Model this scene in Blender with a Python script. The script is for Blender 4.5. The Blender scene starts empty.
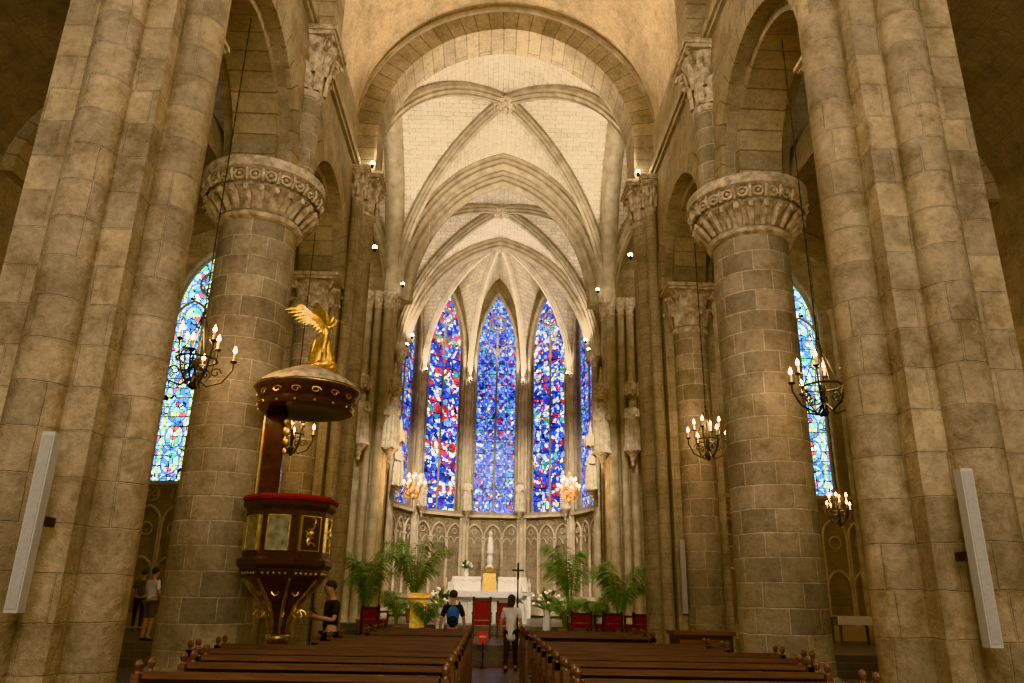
import bpy, math, random, bmesh
from math import sin,cos,pi,radians,sqrt
from mathutils import Vector, Matrix
random.seed(7)
SC=bpy.context.scene; COL=SC.collection
Z=Vector((0,0,1))
# ---------------------------------------------------------------- geometry helper
class G:
    def __init__(s): s.v=[];s.f=[];s.uv=[]
    def add(s,vs,fs,uvs=None):
        b=len(s.v); s.v+=[tuple(v) for v in vs]
        for i,f in enumerate(fs):
            s.f.append([b+k for k in f]); s.uv.append(uvs[i] if uvs else None)
        return s
    def box(s,x0,x1,y0,y1,z0,z1):
        v=[(x0,y0,z0),(x1,y0,z0),(x1,y1,z0),(x0,y1,z0),(x0,y0,z1),(x1,y0,z1),(x1,y1,z1),(x0,y1,z1)]
        return s.add(v,[(0,3,2,1),(4,5,6,7),(0,1,5,4),(1,2,6,5),(2,3,7,6),(3,0,4,7)])
    def obox(s,c,U,V,W,a,b,h):
        c=Vector(c);U=Vector(U)*a;V=Vector(V)*b;W=Vector(W)*h
        v=[c+i*U+j*V+k*W for k in(-1,1) for j in(-1,1) for i in(-1,1)]
        return s.add(v,[(0,2,3,1),(4,5,7,6),(0,1,5,4),(1,3,7,5),(3,2,6,7),(2,0,4,6)])
    def lathe(s,prof,n=24,c=(0,0,0),a0=0.0,rot=0.0,fold=0.0,nf=9,sx=1,sy=1):
        vs=[];fs=[];uv=[]
        rm=max(r for r,z in prof); L=0; ls=[]
        for i,(r,z) in enumerate(prof):
            if i: L+=sqrt((r-prof[i-1][0])**2+(z-prof[i-1][1])**2)
            ls.append(L+prof[0][1])
            for k in range(n):
                a=rot+2*pi*k/n
                rr=r*(1+fold*sin(nf*a)+fold*.6*sin((nf-4)*a+1.3))
                vs.append((c[0]+rr*cos(a)*sx,c[1]+rr*sin(a)*sy,c[2]+z))
        for i in range(len(prof)-1):
            for k in range(n):
                k2=(k+1)%n
                fs.append((i*n+k,i*n+k2,(i+1)*n+k2,(i+1)*n+k))
                u0=2*pi*k/n*rm;u1=2*pi*(k+1)/n*rm
                uv.append([(u0,ls[i]),(u1,ls[i]),(u1,ls[i+1]),(u0,ls[i+1])])
        m=len(prof)
        if prof[0][0]>1e-4: fs.append(tuple(reversed(range(n))));uv.append(None)
        if prof[-1][0]>1e-4: fs.append(tuple(range((m-1)*n,m*n)));uv.append(None)
        return s.add(vs,fs,uv)
    def tube(s,pts,r,n=8,closed=False):
        pts=[Vector(p) for p in pts]; m=len(pts)
        rs=r if isinstance(r,(list,tuple)) else [r]*m
        vs=[];nrm=None
        for i,p in enumerate(pts):
            a=pts[i-1] if (i>0 or closed) else p
            b=pts[(i+1)%m] if (i<m-1 or closed) else p
            T=(b-a).normalized()
            if nrm is None:
                nrm=T.orthogonal().normalized()
            else:
                nrm=(nrm-T*nrm.dot(T)); nrm=nrm.normalized() if nrm.length>1e-6 else T.orthogonal().normalized()
            B=T.cross(nrm)
            for k in range(n):
                a_=2*pi*k/n
                vs.append(p+(nrm*cos(a_)+B*sin(a_))*rs[i])
        fs=[]
        for i in range(m if closed else m-1):
            j=(i+1)%m
            for k in range(n):
                k2=(k+1)%n
                fs.append((i*n+k,i*n+k2,j*n+k2,j*n+k))
        if not closed:
            fs.append(tuple(reversed(range(n))));fs.append(tuple(range((m-1)*n,m*n)))
        return s.add(vs,fs)
    def ball(s,c,r,n=10,m=7,sx=1,sy=1,sz=1):
        vs=[];fs=[]
        vs.append((c[0],c[1],c[2]-r*sz))
        for i in range(1,m):
            t=-pi/2+pi*i/m
            for k in range(n):
                a=2*pi*k/n
                vs.append((c[0]+r*sx*cos(t)*cos(a),c[1]+r*sy*cos(t)*sin(a),c[2]+r*sz*sin(t)))
        vs.append((c[0],c[1],c[2]+r*sz)); top=len(vs)-1
        for k in range(n):
            k2=(k+1)%n
            fs.append((0,1+k2,1+k))
            for i in range(m-2):
                fs.append((1+i*n+k,1+i*n+k2,1+(i+1)*n+k2,1+(i+1)*n+k))
            fs.append((top,1+(m-2)*n+k,1+(m-2)*n+k2))
        return s.add(vs,fs)
    def sweep(s,pts,sec,U=None,closed=False,caps=True):
        pts=[Vector(p) for p in pts];m=len(pts);n=len(sec)
        if U is None:
            U=pts[-1]-pts[0]
        U=Vector((U[0],U[1],0)).normalized(); N=Z.cross(U)
        vs=[];L=0;ls=[]
        per=[0]
        for k in range(n):
            a=sec[k];b=sec[(k+1)%n];per.append(per[-1]+sqrt((a[0]-b[0])**2+(a[1]-b[1])**2))
        for i,p in enumerate(pts):
            a=pts[i-1] if (i>0 or closed) else p
            b=pts[(i+1)%m] if (i<m-1 or closed) else p
            T=(b-a).normalized(); M=T.cross(N)
            if i: L+=(p-pts[i-1]).length
            ls.append(L)
            for (x,y) in sec: vs.append(p+M*x+N*y)
        ls.append(L+(pts[0]-pts[-1]).length)
        fs=[];uv=[]
        for i in range(m if closed else m-1):
            j=(i+1)%m
            for k in range(n):
                k2=(k+1)%n
                fs.append((i*n+k,i*n+k2,j*n+k2,j*n+k))
                uv.append([(per[k],ls[i]),(per[k+1],ls[i]),(per[k+1],ls[i+1]),(per[k],ls[i+1])])
        if caps and not closed:
            fs.append(tuple(reversed(range(n))));uv.append(None)
            fs.append(tuple(range((m-1)*n,m*n)));uv.append(None)
        return s.add(vs,fs,uv)
    def wall(s,O,U,N,u0,u1,z0,z1,ops,th,n=24):
        O=Vector(O);U=Vector(U);N=Vector(N)
        P=lambda u,z,d:O+U*u+Z*z+N*d
        def bx(a,b,c,d):
            if b-a<1e-4 or d-c<1e-4: return
            v=[P(a,c,0),P(b,c,0),P(b,c,th),P(a,c,th),P(a,d,0),P(b,d,0),P(b,d,th),P(a,d,th)]
            s.add(v,[(0,3,2,1),(4,5,6,7),(0,1,5,4),(1,2,6,5),(2,3,7,6),(3,0,4,7)])
        cur=u0
        for (uc,hw,sill,spring,rise) in sorted(ops):
            bx(cur,uc-hw,z0,z1)
            bx(uc-hw,uc+hw,z0,sill)
            pr=[(uc+u*hw,spring+h*rise) for u,h in upts(rise/hw,n)]
            for i in range(len(pr)-1):
                (ua,za),(ub,zb)=pr[i],pr[i+1]
                v=[P(ua,za,0),P(ub,zb,0),P(ub,z1,0),P(ua,z1,0),P(ua,za,th),P(ub,zb,th),P(ub,z1,th),P(ua,z1,th)]
                s.add(v,[(0,1,2,3),(7,6,5,4),(1,0,4,5),(3,2,6,7)])
            cur=uc+hw
        bx(cur,u1,z0,z1)
        return s
    def mk(s,name,mat,parent=None,loc=(0,0,0),rot=(0,0,0),smooth=False,label=None,cat=None,kind=None,group=None,ang=40):
        me=bpy.data.meshes.new(name)
        me.from_pydata(s.v,[],s.f)
        uvl=me.uv_layers.new(name='UVMap')
        bm=bmesh.new();bm.from_mesh(me);
        bmesh.ops.recalc_face_normals(bm,faces=bm.faces)
        ul=bm.loops.layers.uv.active
        bm.faces.ensure_lookup_table()
        for i,f in enumerate(bm.faces):
            nn=f.normal
            u=s.uv[i]
            if u is not None:
                idx=s.f[i]
                mp={}
                for q,vi in enumerate(idx): mp[vi]=u[q]
                for lp in f.loops: lp[ul].uv=mp[lp.vert.index]
            else:
                ax,ay,az=abs(nn.x),abs(nn.y),abs(nn.z)
                for lp in f.loops:
                    c=lp.vert.co
                    if az>ax and az>ay: lp[ul].uv=(c.x,c.y)
                    elif ax>ay: lp[ul].uv=(c.y,c.z)
                    else: lp[ul].uv=(c.x,c.z)
        bm.to_mesh(me);bm.free()
        if smooth:
            me.polygons.foreach_set('use_smooth',[True]*len(me.polygons))
            me.set_sharp_from_angle(angle=radians(ang))
        me.materials.append(mat)
        o=bpy.data.objects.new(name,me);COL.objects.link(o)
        o.location=loc;o.rotation_euler=rot
        if parent: o.parent=parent
        tag(o,label,cat,kind,group)
        return o
def tag(o,label=None,cat=None,kind=None,group=None):
    if label:o['label']=label
    if cat:o['category']=cat
    if kind:o['kind']=kind
    if group:o['group']=group
def empty(name,loc,label,cat,group=None,rotz=0):
    o=bpy.data.objects.new(name,None);COL.objects.link(o);o.location=loc;o.rotation_euler=(0,0,rotz)
    o.empty_display_size=.2
    tag(o,label,cat,None,group);return o
def copy_tree(src,loc,rotz=None,label=None):
    n=src.copy();COL.objects.link(n);n.location=loc
    if rotz is not None:n.rotation_euler=(0,0,rotz)
    if label:n['label']=label
    for c in src.children:
        cc=c.copy();COL.objects.link(cc);cc.parent=n
        for d in c.children:
            dd=d.copy();COL.objects.link(dd);dd.parent=cc
    return n
def upts(k,n):
    k=max(k,1.0);c=(k*k-1)/2;R=1+c;fm=math.acos(c/R)
    h=n//2
    right=[(R*cos(fm*i/h)-c,R*sin(fm*i/h)/k) for i in range(h+1)]
    left=[(-u,z) for u,z in right]
    return left+right[::-1][1:]
K=1.22
def H(t):
    c=(K*K-1)/2;R=1+c
    return sqrt(max(0,R*R-(abs(t)+c)**2))/K
TR=[0]
def trim(g,mat,smooth=False):
    TR[0]+=1
    return g.mk('trim_%d'%TR[0],mat,kind='structure',smooth=smooth)
# ---------------------------------------------------------------- materials
def nt(name):
    m=bpy.data.materials.new(name);m.use_nodes=True;t=m.node_tree
    return m,t,t.nodes['Principled BSDF']
def N(t,ty,**kw):
    n=t.nodes.new(ty)
    for k,v in kw.items():
        if k.startswith('_'): setattr(n,k[1:],v)
        else: n.inputs[k].default_value=v
    return n
def mixc(t,f,a,b,mode='MIX'):
    n=t.nodes.new('ShaderNodeMix');n.data_type='RGBA';n.blend_type=mode
    for i,x in ((0,f),(6,a),(7,b)):
        if isinstance(x,(int,float)): n.inputs[i].default_value=x
        elif isinstance(x,(tuple,list)): n.inputs[i].default_value=tuple(x)+((1,) if len(x)==3 else ())
        else: t.links.new(x,n.inputs[i])
    return n.outputs[2]
def mth(t,op,a,b=0.0,c=0.0):
    n=t.nodes.new('ShaderNodeMath');n.operation=op
    for i,x in enumerate((a,b,c)):
        if isinstance(x,(int,float)): n.inputs[i].default_value=x
        else: t.links.new(x,n.inputs[i])
    return n.outputs[0]
def ramp(t,fac,stops,const=False):
    n=t.nodes.new('ShaderNodeValToRGB');cr=n.color_ramp
    if const: cr.interpolation='CONSTANT'
    while len(cr.elements)<len(stops): cr.elements.new(.5)
    for e,(p,c) in zip(cr.elements,stops):
        e.position=p;e.color=tuple(c)+((1,) if len(c)==3 else ())
    t.links.new(fac,n.inputs[0]);return n.outputs[0]
def stone(name,c1,c2,mort,bw=.62,bh=.36,ms=.012,rough=.85,bump=.5,stain=.35,soff=.5,wob=.035,sq=1.0):
    m,t,b=nt(name);L=t.links.new
    uv=t.nodes.new('ShaderNodeUVMap')
    br=N(t,'ShaderNodeTexBrick');br.offset=soff;br.squash=sq;br.squash_frequency=3
    br.inputs['Color1'].default_value=c1+(1,);br.inputs['Color2'].default_value=c2+(1,)
    br.inputs['Mortar'].default_value=mort+(1,);br.inputs['Scale'].default_value=1
    br.inputs['Mortar Size'].default_value=ms;br.inputs['Mortar Smooth'].default_value=.5
    br.inputs['Brick Width'].default_value=bw;br.inputs['Row Height'].default_value=bh
    co=t.nodes.new('ShaderNodeTexCoord')
    nw=N(t,'ShaderNodeTexNoise',Scale=1.8,Detail=3.0);L(uv.outputs[0],nw.inputs['Vector'])
    vm=t.nodes.new('ShaderNodeVectorMath');vm.operation='MULTIPLY_ADD'
    L(nw.outputs['Color'],vm.inputs[0]);vm.inputs[1].default_value=(wob,wob,0);L(uv.outputs[0],vm.inputs[2])
    L(vm.outputs[0],br.inputs['Vector'])
    nz=N(t,'ShaderNodeTexNoise',Scale=.7,Detail=6.0,Roughness=.65);L(co.outputs['Object'],nz.inputs['Vector'])
    nf=N(t,'ShaderNodeTexNoise',Scale=14.0,Detail=5.0,Roughness=.7);L(co.outputs['Object'],nf.inputs['Vector'])
    nm=N(t,'ShaderNodeTexNoise',Scale=3.2,Detail=5.0,Roughness=.7);L(co.outputs['Object'],nm.inputs['Vector'])
    st=ramp(t,nz.outputs[0],[(.3,(1-stain,)*3),(.62,(1,1,1)),(.8,(1+stain*.3,1+stain*.25,1+stain*.1))])
    c=mixc(t,1.0,br.outputs[0],st,'MULTIPLY')
    mm=ramp(t,nm.outputs[0],[(.32,(.62,.59,.55)),(.5,(.97,.97,.97)),(.7,(1.14,1.11,1.04))])
    c=mixc(t,min(1,stain*2.2),c,mm,'MULTIPLY')
    ff=ramp(t,nf.outputs[0],[(.3,(.68,.67,.65)),(.6,(1.05,1.04,1.0))])
    c=mixc(t,.85,c,ff,'MULTIPLY')
    L(c,b.inputs['Base Color']);b.inputs['Roughness'].default_value=rough
    hgt=mth(t,'ADD',mth(t,'MULTIPLY',br.outputs['Fac'],-1.0),mth(t,'ADD',mth(t,'MULTIPLY',nf.outputs[0],.7),nm.outputs[0]))
    bp=N(t,'ShaderNodeBump',Strength=bump,Distance=.035);L(hgt,bp.inputs['Height']);L(bp.outputs[0],b.inputs['Normal'])
    return m
def plain(name,c,rough=.6,metal=0,var=.15,scale=8,bump=0.0,emit=None,es=0):
    m,t,b=nt(name);L=t.links.new
    co=t.nodes.new('ShaderNodeTexCoord')
    nz=N(t,'ShaderNodeTexNoise',Scale=float(scale),Detail=4.0);L(co.outputs['Object'],nz.inputs['Vector'])
    st=ramp(t,nz.outputs[0],[(.3,tuple(x*(1-var) for x in c)),(.7,tuple(min(1,x*(1+var)) for x in c))])
    L(st,b.inputs['Base Color']);b.inputs['Roughness'].default_value=rough;b.inputs['Metallic'].default_value=metal
    if bump:
        bp=N(t,'ShaderNodeBump',Strength=bump,Distance=.02);L(nz.outputs[0],bp.inputs['Height']);L(bp.outputs[0],b.inputs['Normal'])
    if emit:
        b.inputs['Emission Color'].default_value=emit+(1,);b.inputs['Emission Strength'].default_value=es
    return m
def wood(name,c1,c2,rough=.4):
    m,t,b=nt(name);L=t.links.new
    co=t.nodes.new('ShaderNodeTexCoord');mp=N(t,'ShaderNodeMapping',Scale=(.6,9,9));L(co.outputs['Object'],mp.inputs[0])
    nz=N(t,'ShaderNodeTexNoise',Scale=3.0,Detail=6.0,Distortion=.6);L(mp.outputs[0],nz.inputs['Vector'])
    L(ramp(t,nz.outputs[0],[(.3,c1),(.7,c2)]),b.inputs['Base Color']);b.inputs['Roughness'].default_value=rough
    return m
def glass(name,palA,palB,strength,lw,mh,vs=7.0,border=(.75,.1,.08),bcol=((.03,.10,.7),(.75,.7,.6)),edge=.05,dr=.36,ringw=.035,asp=.55):
    m,t,b=nt(name);L=t.links.new
    uv=t.nodes.new('ShaderNodeUVMap');sp=t.nodes.new('ShaderNodeSeparateXYZ');L(uv.outputs[0],sp.inputs[0])
    u,v=sp.outputs[0],sp.outputs[1]
    dx=mth(t,'SUBTRACT',mth(t,'FRACT',mth(t,'DIVIDE',u,lw)),.5)
    dy=mth(t,'MULTIPLY',mth(t,'SUBTRACT',mth(t,'FRACT',mth(t,'DIVIDE',v,mh)),.5),mh/lw)
    d=mth(t,'SQRT',mth(t,'ADD',mth(t,'MULTIPLY',dx,dx),mth(t,'MULTIPLY',mth(t,'MULTIPLY',dy,dy),asp)))
    vo=N(t,'ShaderNodeTexVoronoi',Scale=vs,Randomness=.9);L(uv.outputs[0],vo.inputs['Vector'])
    ve=N(t,'ShaderNodeTexVoronoi',Scale=vs,Randomness=.9,_feature='DISTANCE_TO_EDGE');L(uv.outputs[0],ve.inputs['Vector'])
    sc=t.nodes.new('ShaderNodeSeparateColor');L(vo.outputs['Color'],sc.inputs[0])
    A=ramp(t,sc.outputs[0],[(i/len(palA),c) for i,c in enumerate(palA)],True)
    B=ramp(t,sc.outputs[1],[(i/len(palB),c) for i,c in enumerate(palB)],True)
    c=mixc(t,mth(t,'LESS_THAN',d,dr),B,A)
    if ringw>0:
        ring=mth(t,'LESS_THAN',mth(t,'ABSOLUTE',mth(t,'SUBTRACT',d,dr+.03)),ringw)
        c=mixc(t,ring,c,border)
    bd=mth(t,'GREATER_THAN',mth(t,'ABSOLUTE',dx),.43)
    chk=mth(t,'GREATER_THAN',mth(t,'FRACT',mth(t,'MULTIPLY',v,2.6)),.66)
    bc=mixc(t,chk,bcol[0],bcol[1])
    c=mixc(t,bd,c,bc)
    lead=mth(t,'GREATER_THAN',ve.outputs['Distance'],edge)
    c=mixc(t,lead,(.004,.004,.008),c)
    nb=N(t,'ShaderNodeTexNoise',Scale=1.3,Detail=3.0);L(uv.outputs[0],nb.inputs['Vector'])
    c=mixc(t,1.0,c,ramp(t,nb.outputs[0],[(.3,(.5,.5,.55)),(.65,(1.2,1.2,1.2))]),'MULTIPLY')
    b.inputs['Base Color'].default_value=(.02,.02,.03,1);b.inputs['Roughness'].default_value=.3
    L(c,b.inputs['Emission Color']);b.inputs['Emission Strength'].default_value=strength
    return m
M={}
M['pier']=stone('pier_stone',(.46,.345,.215),(.31,.245,.17),(.42,.335,.235),.7,.42,.010,bump=.9,stain=.44,wob=.05,sq=.8)
M['col']=stone('column_stone',(.42,.35,.26),(.27,.235,.185),(.60,.52,.41),.62,.37,.014,bump=.8,stain=.40,wob=.04,sq=.85)
M['wall']=stone('wall_stone',(.40,.32,.22),(.30,.25,.18),(.39,.325,.25),.55,.3,.010,stain=.35,wob=.05)
M['arch']=stone('voussoir_stone',(.42,.34,.23),(.30,.25,.18),(.19,.155,.11),3.0,.36,.015,stain=.35)
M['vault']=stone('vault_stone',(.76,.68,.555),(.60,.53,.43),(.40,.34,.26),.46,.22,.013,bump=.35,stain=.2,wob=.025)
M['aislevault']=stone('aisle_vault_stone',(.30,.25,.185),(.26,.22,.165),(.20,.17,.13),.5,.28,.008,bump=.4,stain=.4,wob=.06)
M['plaster']=stone('nave_vault_stone',(.60,.475,.33),(.56,.445,.31),(.50,.40,.28),.6,.3,.006,bump=.3,stain=.32)
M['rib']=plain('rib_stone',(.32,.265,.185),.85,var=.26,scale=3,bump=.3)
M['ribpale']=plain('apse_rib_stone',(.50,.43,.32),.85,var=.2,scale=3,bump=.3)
M['statue']=plain('statue_stone',(.52,.45,.34),.85,var=.3,scale=5,bump=.3)
M['carved']=plain('carved_stone',(.42,.345,.25),.9,var=.42,scale=9,bump=.9)
M['choir']=stone('choir_stone',(.38,.315,.23),(.30,.255,.19),(.24,.2,.145),.5,.32,.010,stain=.34)
M['floor']=stone('floor_slabs',(.15,.13,.115),(.11,.095,.085),(.055,.05,.045),.7,.5,.008,rough=.35,bump=.15,soff=.5)
M['wood']=wood('pew_wood',(.055,.024,.013),(.14,.066,.037),.38)
M['darkwood']=wood('dark_wood',(.018,.008,.006),(.05,.02,.012),.3)
M['gold']=plain('gilding',(.80,.50,.15),.34,1.0,.35,12,.4)
M['marble']=plain('white_marble',(.66,.63,.58),.4,0,.1,3)
M['redmarble']=plain('red_marble',(.05,.018,.014),.2,0,.6,5)
M['panel']=plain('grey_green_marble',(.22,.21,.14),.3,0,.45,9)
M['red']=plain('red_velvet',(.17,.008,.012),.85,0,.25,20)
M['iron']=plain('wrought_iron',(.02,.018,.016),.5,.6)
M['candle']=plain('candle_wax',(.75,.66,.45),.6)
M['flame']=plain('candle_flame',(1,.7,.3),.5,emit=(1,.62,.22),es=30)
M['lamp']=plain('lamp_glow',(1,.9,.7),.5,emit=(1,.85,.6),es=60)
M['white']=plain('speaker_grey_white',(.38,.35,.30),.5,var=.05)
M['grille']=plain('speaker_grille',(.32,.295,.255),.7,var=.08,scale=30)
M['leaf']=plain('palm_green',(.075,.14,.03),.5,var=.5,scale=6)
M['pot']=plain('terracotta',(.30,.13,.06),.8)
M['petal']=plain('white_petals',(.8,.78,.70),.7)
M['black']=plain('black_cloth',(.014,.014,.017),.8)
M['skin']=plain('skin',(.50,.29,.20),.6,var=.08)
M['hair']=plain('dark_hair',(.025,.016,.012),.6,var=.4,scale=40)
M['shirtw']=plain('white_cotton',(.68,.66,.65),.85,var=.06)
M['beige']=plain('beige_linen',(.72,.66,.62),.85,var=.1)
M['denim']=plain('dark_denim',(.03,.04,.07),.85)
M['greysh']=plain('grey_shorts',(.12,.12,.13),.85)
M['blue']=plain('blue_nylon',(.05,.15,.40),.6)
M['glow']=plain('opaque_dark',(.02,.02,.02),.9)
M['signred']=plain('sign_red',(.75,.02,.02),.4,var=.03)
BL=[(.01,.03,.42),(.03,.10,.75),(.08,.24,.92),(.015,.05,.50),(.22,.42,.92),(.01,.02,.25),(.04,.13,.8),(.36,.5,.8),(.20,.03,.25)]
M['glassA']=glass('stained_glass_blue',[(.16,.05,.42),(.05,.15,.8),(.5,.68,.95),(.02,.06,.5),(.60,.04,.08),(.10,.28,.9),(.08,.40,.45),(.7,.7,.6),(.02,.04,.40)],BL,1.6,.51,.62,6.5,(.18,.38,.9))
FB=[(.8,.85,.95),(.03,.10,.72),(.02,.04,.45),(.65,.03,.04),(.25,.48,.95),(.02,.06,.6),(.7,.75,.85),(.02,.04,.35)]
M['glassB']=glass('stained_glass_figures',[(.85,.03,.03),(.98,.92,.80),(.9,.06,.04),(.08,.20,.8),(.95,.85,.65),(.75,.03,.03),(.92,.90,.85),(.05,.35,.2),(.8,.03,.04)],FB,1.75,.51,1.9,4.6,(.7,.05,.05),dr=.42,ringw=0,asp=.3)
M['glassE']=glass('stained_glass_saints',[(.85,.90,.98),(.05,.18,.85),(.95,.9,.75),(.6,.04,.05),(.2,.5,.9),(.05,.40,.22),(.02,.08,.6),(.8,.84,.95),(.75,.55,.15)],FB,1.6,.51,2.3,5.2,(.1,.3,.8),dr=.40,ringw=0,asp=.22)
M['glassC']=glass('stained_glass_mixed',[(.7,.02,.02),(.05,.15,.75),(.85,.8,.65),(.015,.05,.5),(.05,.35,.15),(.85,.45,.06),(.3,.55,1.0),(.2,.02,.2)],[(.03,.12,.75),(.08,.25,.95),(.01,.03,.45),(.3,.55,1.0),(.02,.06,.6),(.5,.6,.8),(.6,.02,.03),(.03,.25,.3)],1.4,.51,.95,5.0,(.08,.22,.8))
M['glassD']=glass('stained_glass_pale',[(.6,.88,.95),(.2,.58,.85),(.88,1,1),(.08,.3,.7),(.8,.15,.2),(.85,.8,.35),(.5,.85,.85),(.15,.65,.4)],[(.5,.82,1.0),(.8,.96,1.0),(.15,.42,.88),(.7,.93,.95),(.10,.28,.65),(.78,.9,1),(.5,.15,.4),(.4,.8,.88)],2.4,.8,.9,5.5,(.1,.3,.7),((.40,.55,.15),(.85,.95,.9)))
# ---------------------------------------------------------------- constants
SPR=12.0; RIS=6.1
YC0,YC1=18.4,26.4      # crossing
HUB=33.7;RA=4.65;AP=RA*cos(radians(18));FH=RA*sin(radians(18))
CW=4.75
BAY=[5.0,10.1,15.1]
AS=8.7   # arcade springing
XI,XO=3.92,5.1
CX=4.5
# ---------------------------------------------------------------- floors
g=G();g.box(-5.25,5.25,-4,19.4,-.3,0);g.box(-9.3,-5.25,-4,17.9,-.3,0);g.box(5.25,9.3,-4,17.9,-.3,0)
g.mk('floor',M['floor'],kind='structure')
g=G()
for i in range(3):
    z=.15*(i+1)
    g.box(-4.9,4.9,19.4+.33*i,19.73+.33*i if i<2 else 24.4,z-.15 if i else -.3,z)
    for s in(-1,1):
        a,b=sorted((s*5.0,s*13.2));g.box(a,b,17.9+.3*i,18.2+.3*i if i<2 else 27,z-.15 if i else -.3,z)
for i in range(2):
    z=.45+.15*(i+1)
    g.box(-4.9,4.9,24.4+.35*i,24.75+.35*i if i<1 else 38.6,.2,z)
g.mk('floor_sanctuary',M['floor'],kind='structure')
# ---------------------------------------------------------------- nave walls + vaults
for s in(-1,1):
    nm='north' if s<0 else 'south'
    g=G();ops=[(b,1.82,AS,AS,1.83) for b in BAY]
    g.wall((s*XI,0,0),(0,1,0),(s,0,0),-4,17.5,AS,13.6,ops,XO-XI)
    g.mk('wall_arcade_'+nm,M['wall'],kind='structure')
    for b in BAY:
        g=G()
        pts=[(s*CX,b+u*1.64,AS+h*1.66) for u,h in upts(1.01,28)]
        g.sweep(pts,[(.25,-.38),(-.02,-.38),(-.02,.38),(.25,.38)],U=(0,1,0));trim(g,M['arch'])
        g=G()
        pts=[(s*(XI-.02),b+u*1.82,AS+h*1.83) for u,h in upts(1.01,28)]
        g.sweep(pts,[(.42,-.03),(0.0,-.03),(0.0,.05),(.42,.05)],U=(0,1,0));trim(g,M['arch'])
    # aisle outer wall + vault
    g=G();g.wall((s*9.2,0,0),(0,1,0),(s,0,0),-4,18.2,0,9.6,[(5.0,.6,5,7.4,.7),(10.1,.6,5,7.4,.7),(15.1,.6,5,7.4,.7)],.5)
    g.mk('wall_aisle_'+nm,M['wall'],kind='structure')
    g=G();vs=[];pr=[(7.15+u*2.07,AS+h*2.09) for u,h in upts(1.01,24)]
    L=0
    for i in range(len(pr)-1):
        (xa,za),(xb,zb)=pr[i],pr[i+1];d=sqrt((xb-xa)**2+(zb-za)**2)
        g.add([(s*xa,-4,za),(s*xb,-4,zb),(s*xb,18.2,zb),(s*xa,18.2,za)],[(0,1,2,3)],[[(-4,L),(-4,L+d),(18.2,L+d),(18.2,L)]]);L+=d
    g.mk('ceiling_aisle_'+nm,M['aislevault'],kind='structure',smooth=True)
    for y in(7.6,12.6):
        g=G();pts=[(s*7.15+u*1.95,y,AS+h*1.97) for u,h in upts(1.01,24)]
        g.sweep(pts,[(.12,-.3),(-.12,-.3),(-.12,.3),(.12,.3)],U=(1,0,0));trim(g,M['arch'])
    g=G();g.box(*sorted((s*(XI-.14),s*(XI+.05))),-4,17.4,12.1,12.3);g.box(*sorted((s*(XI-.08),s*(XI+.05))),-4,17.4,12.0,12.1);trim(g,M['rib'])
for s in (-1,1):
    for y in(5.0,10.1,15.1):
        g=G();g.box(s*9.45-.02,s*9.45+.02,y-.65,y+.65,4.9,8.3)
        g.mk('window_aisle_%s_%d'%('north' if s<0 else 'south',int(y)),M['glassD'],kind='structure')
g=G();pr=[(u*4.0,13.45+h*4.1) for u,h in upts(1.02,40)];L=0
for i in range(len(pr)-1):
    (xa,za),(xb,zb)=pr[i],pr[i+1];d=sqrt((xb-xa)**2+(zb-za)**2)
    g.add([(xa,-4,za),(xb,-4,zb),(xb,17.5,zb),(xa,17.5,za)],[(0,1,2,3)],[[(-4,L),(-4,L+d),(17.5,L+d),(17.5,L)]]);L+=d
g.mk('ceiling',M['plaster'],kind='structure',smooth=True)
for y in (12.6,7.6):
    g=G();pts=[(-3.5,y,12.0),(-3.5,y,12.7)]+[(u*3.5,y,13.4+h*3.6) for u,h in upts(1.02,40)]+[(3.5,y,12.7),(3.5,y,12.0)]
    g.sweep(pts,[(.55,-.36),(0,-.36),(0,.36),(.55,.36)],U=(1,0,0));trim(g,M['arch'])
# wall between nave and transept
HWN=3.4;SPN=13.2;RSN=3.5
g=G();g.wall((0,17.5,0),(1,0,0),(0,1,0),-13.5,13.5,0,19.4,[(0,HWN+.3,0,SPN,RSN+.32),(-7.15,2.04,0,AS,2.06),(7.15,2.04,0,AS,2.06)],.9,44)
g.mk('wall_west_transept',M['wall'],kind='structure')
g=G();pts=[(-HWN,17.95,12.0),(-HWN,17.95,12.6)]+[(u*HWN,17.95,SPN+h*RSN) for u,h in upts(RSN/HWN,44)]+[(HWN,17.95,12.6),(HWN,17.95,12.0)]
g.sweep(pts,[(.60,-.55),(.0,-.55),(0,.5),(.60,.5)],U=(1,0,0));trim(g,M['arch'])
g=G();pts=[(u*(HWN+.6),17.38,SPN+h*(RSN+.6)) for u,h in upts(RSN/HWN,44)]
g.sweep(pts,[(.09,-.08),(.0,-.08),(0,.3),(.09,.3)],U=(1,0,0));trim(g,M['rib'])
TW=10.75
for s in(-1,1):
    nm='north' if s<0 else 'south'
    g=G();g.wall((0,26.4,0),(s,0,0),(0,1,0),4.3,13.5,0,19.4,[(TW,1.25,5.0,11.3,2.5)],.8)
    g.mk('wall_east_'+nm,M['wall'],kind='structure')
    g=G();a,b=sorted((s*13.2,s*13.7));g.box(a,b,17.5,27.2,0,19.4);g.mk('wall_end_'+nm,M['wall'],kind='structure')
g=G();g.wall((0,26.4,0),(1,0,0),(0,1,0),-4.3,4.3,11.5,19.4,[(0,4.2,11.5,12,6.05)],.9,40)
g.mk('wall_choir_arch',M['wall'],kind='structure')
RIBS=[(.06,-.2),(-.08,-.2),(-.14,-.13),(-.2,-.15),(-.27,-.06),(-.33,-.07),(-.33,.07),(-.27,.06),(-.2,.15),(-.14,.13),(-.08,.2),(.06,.2)]
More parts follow.
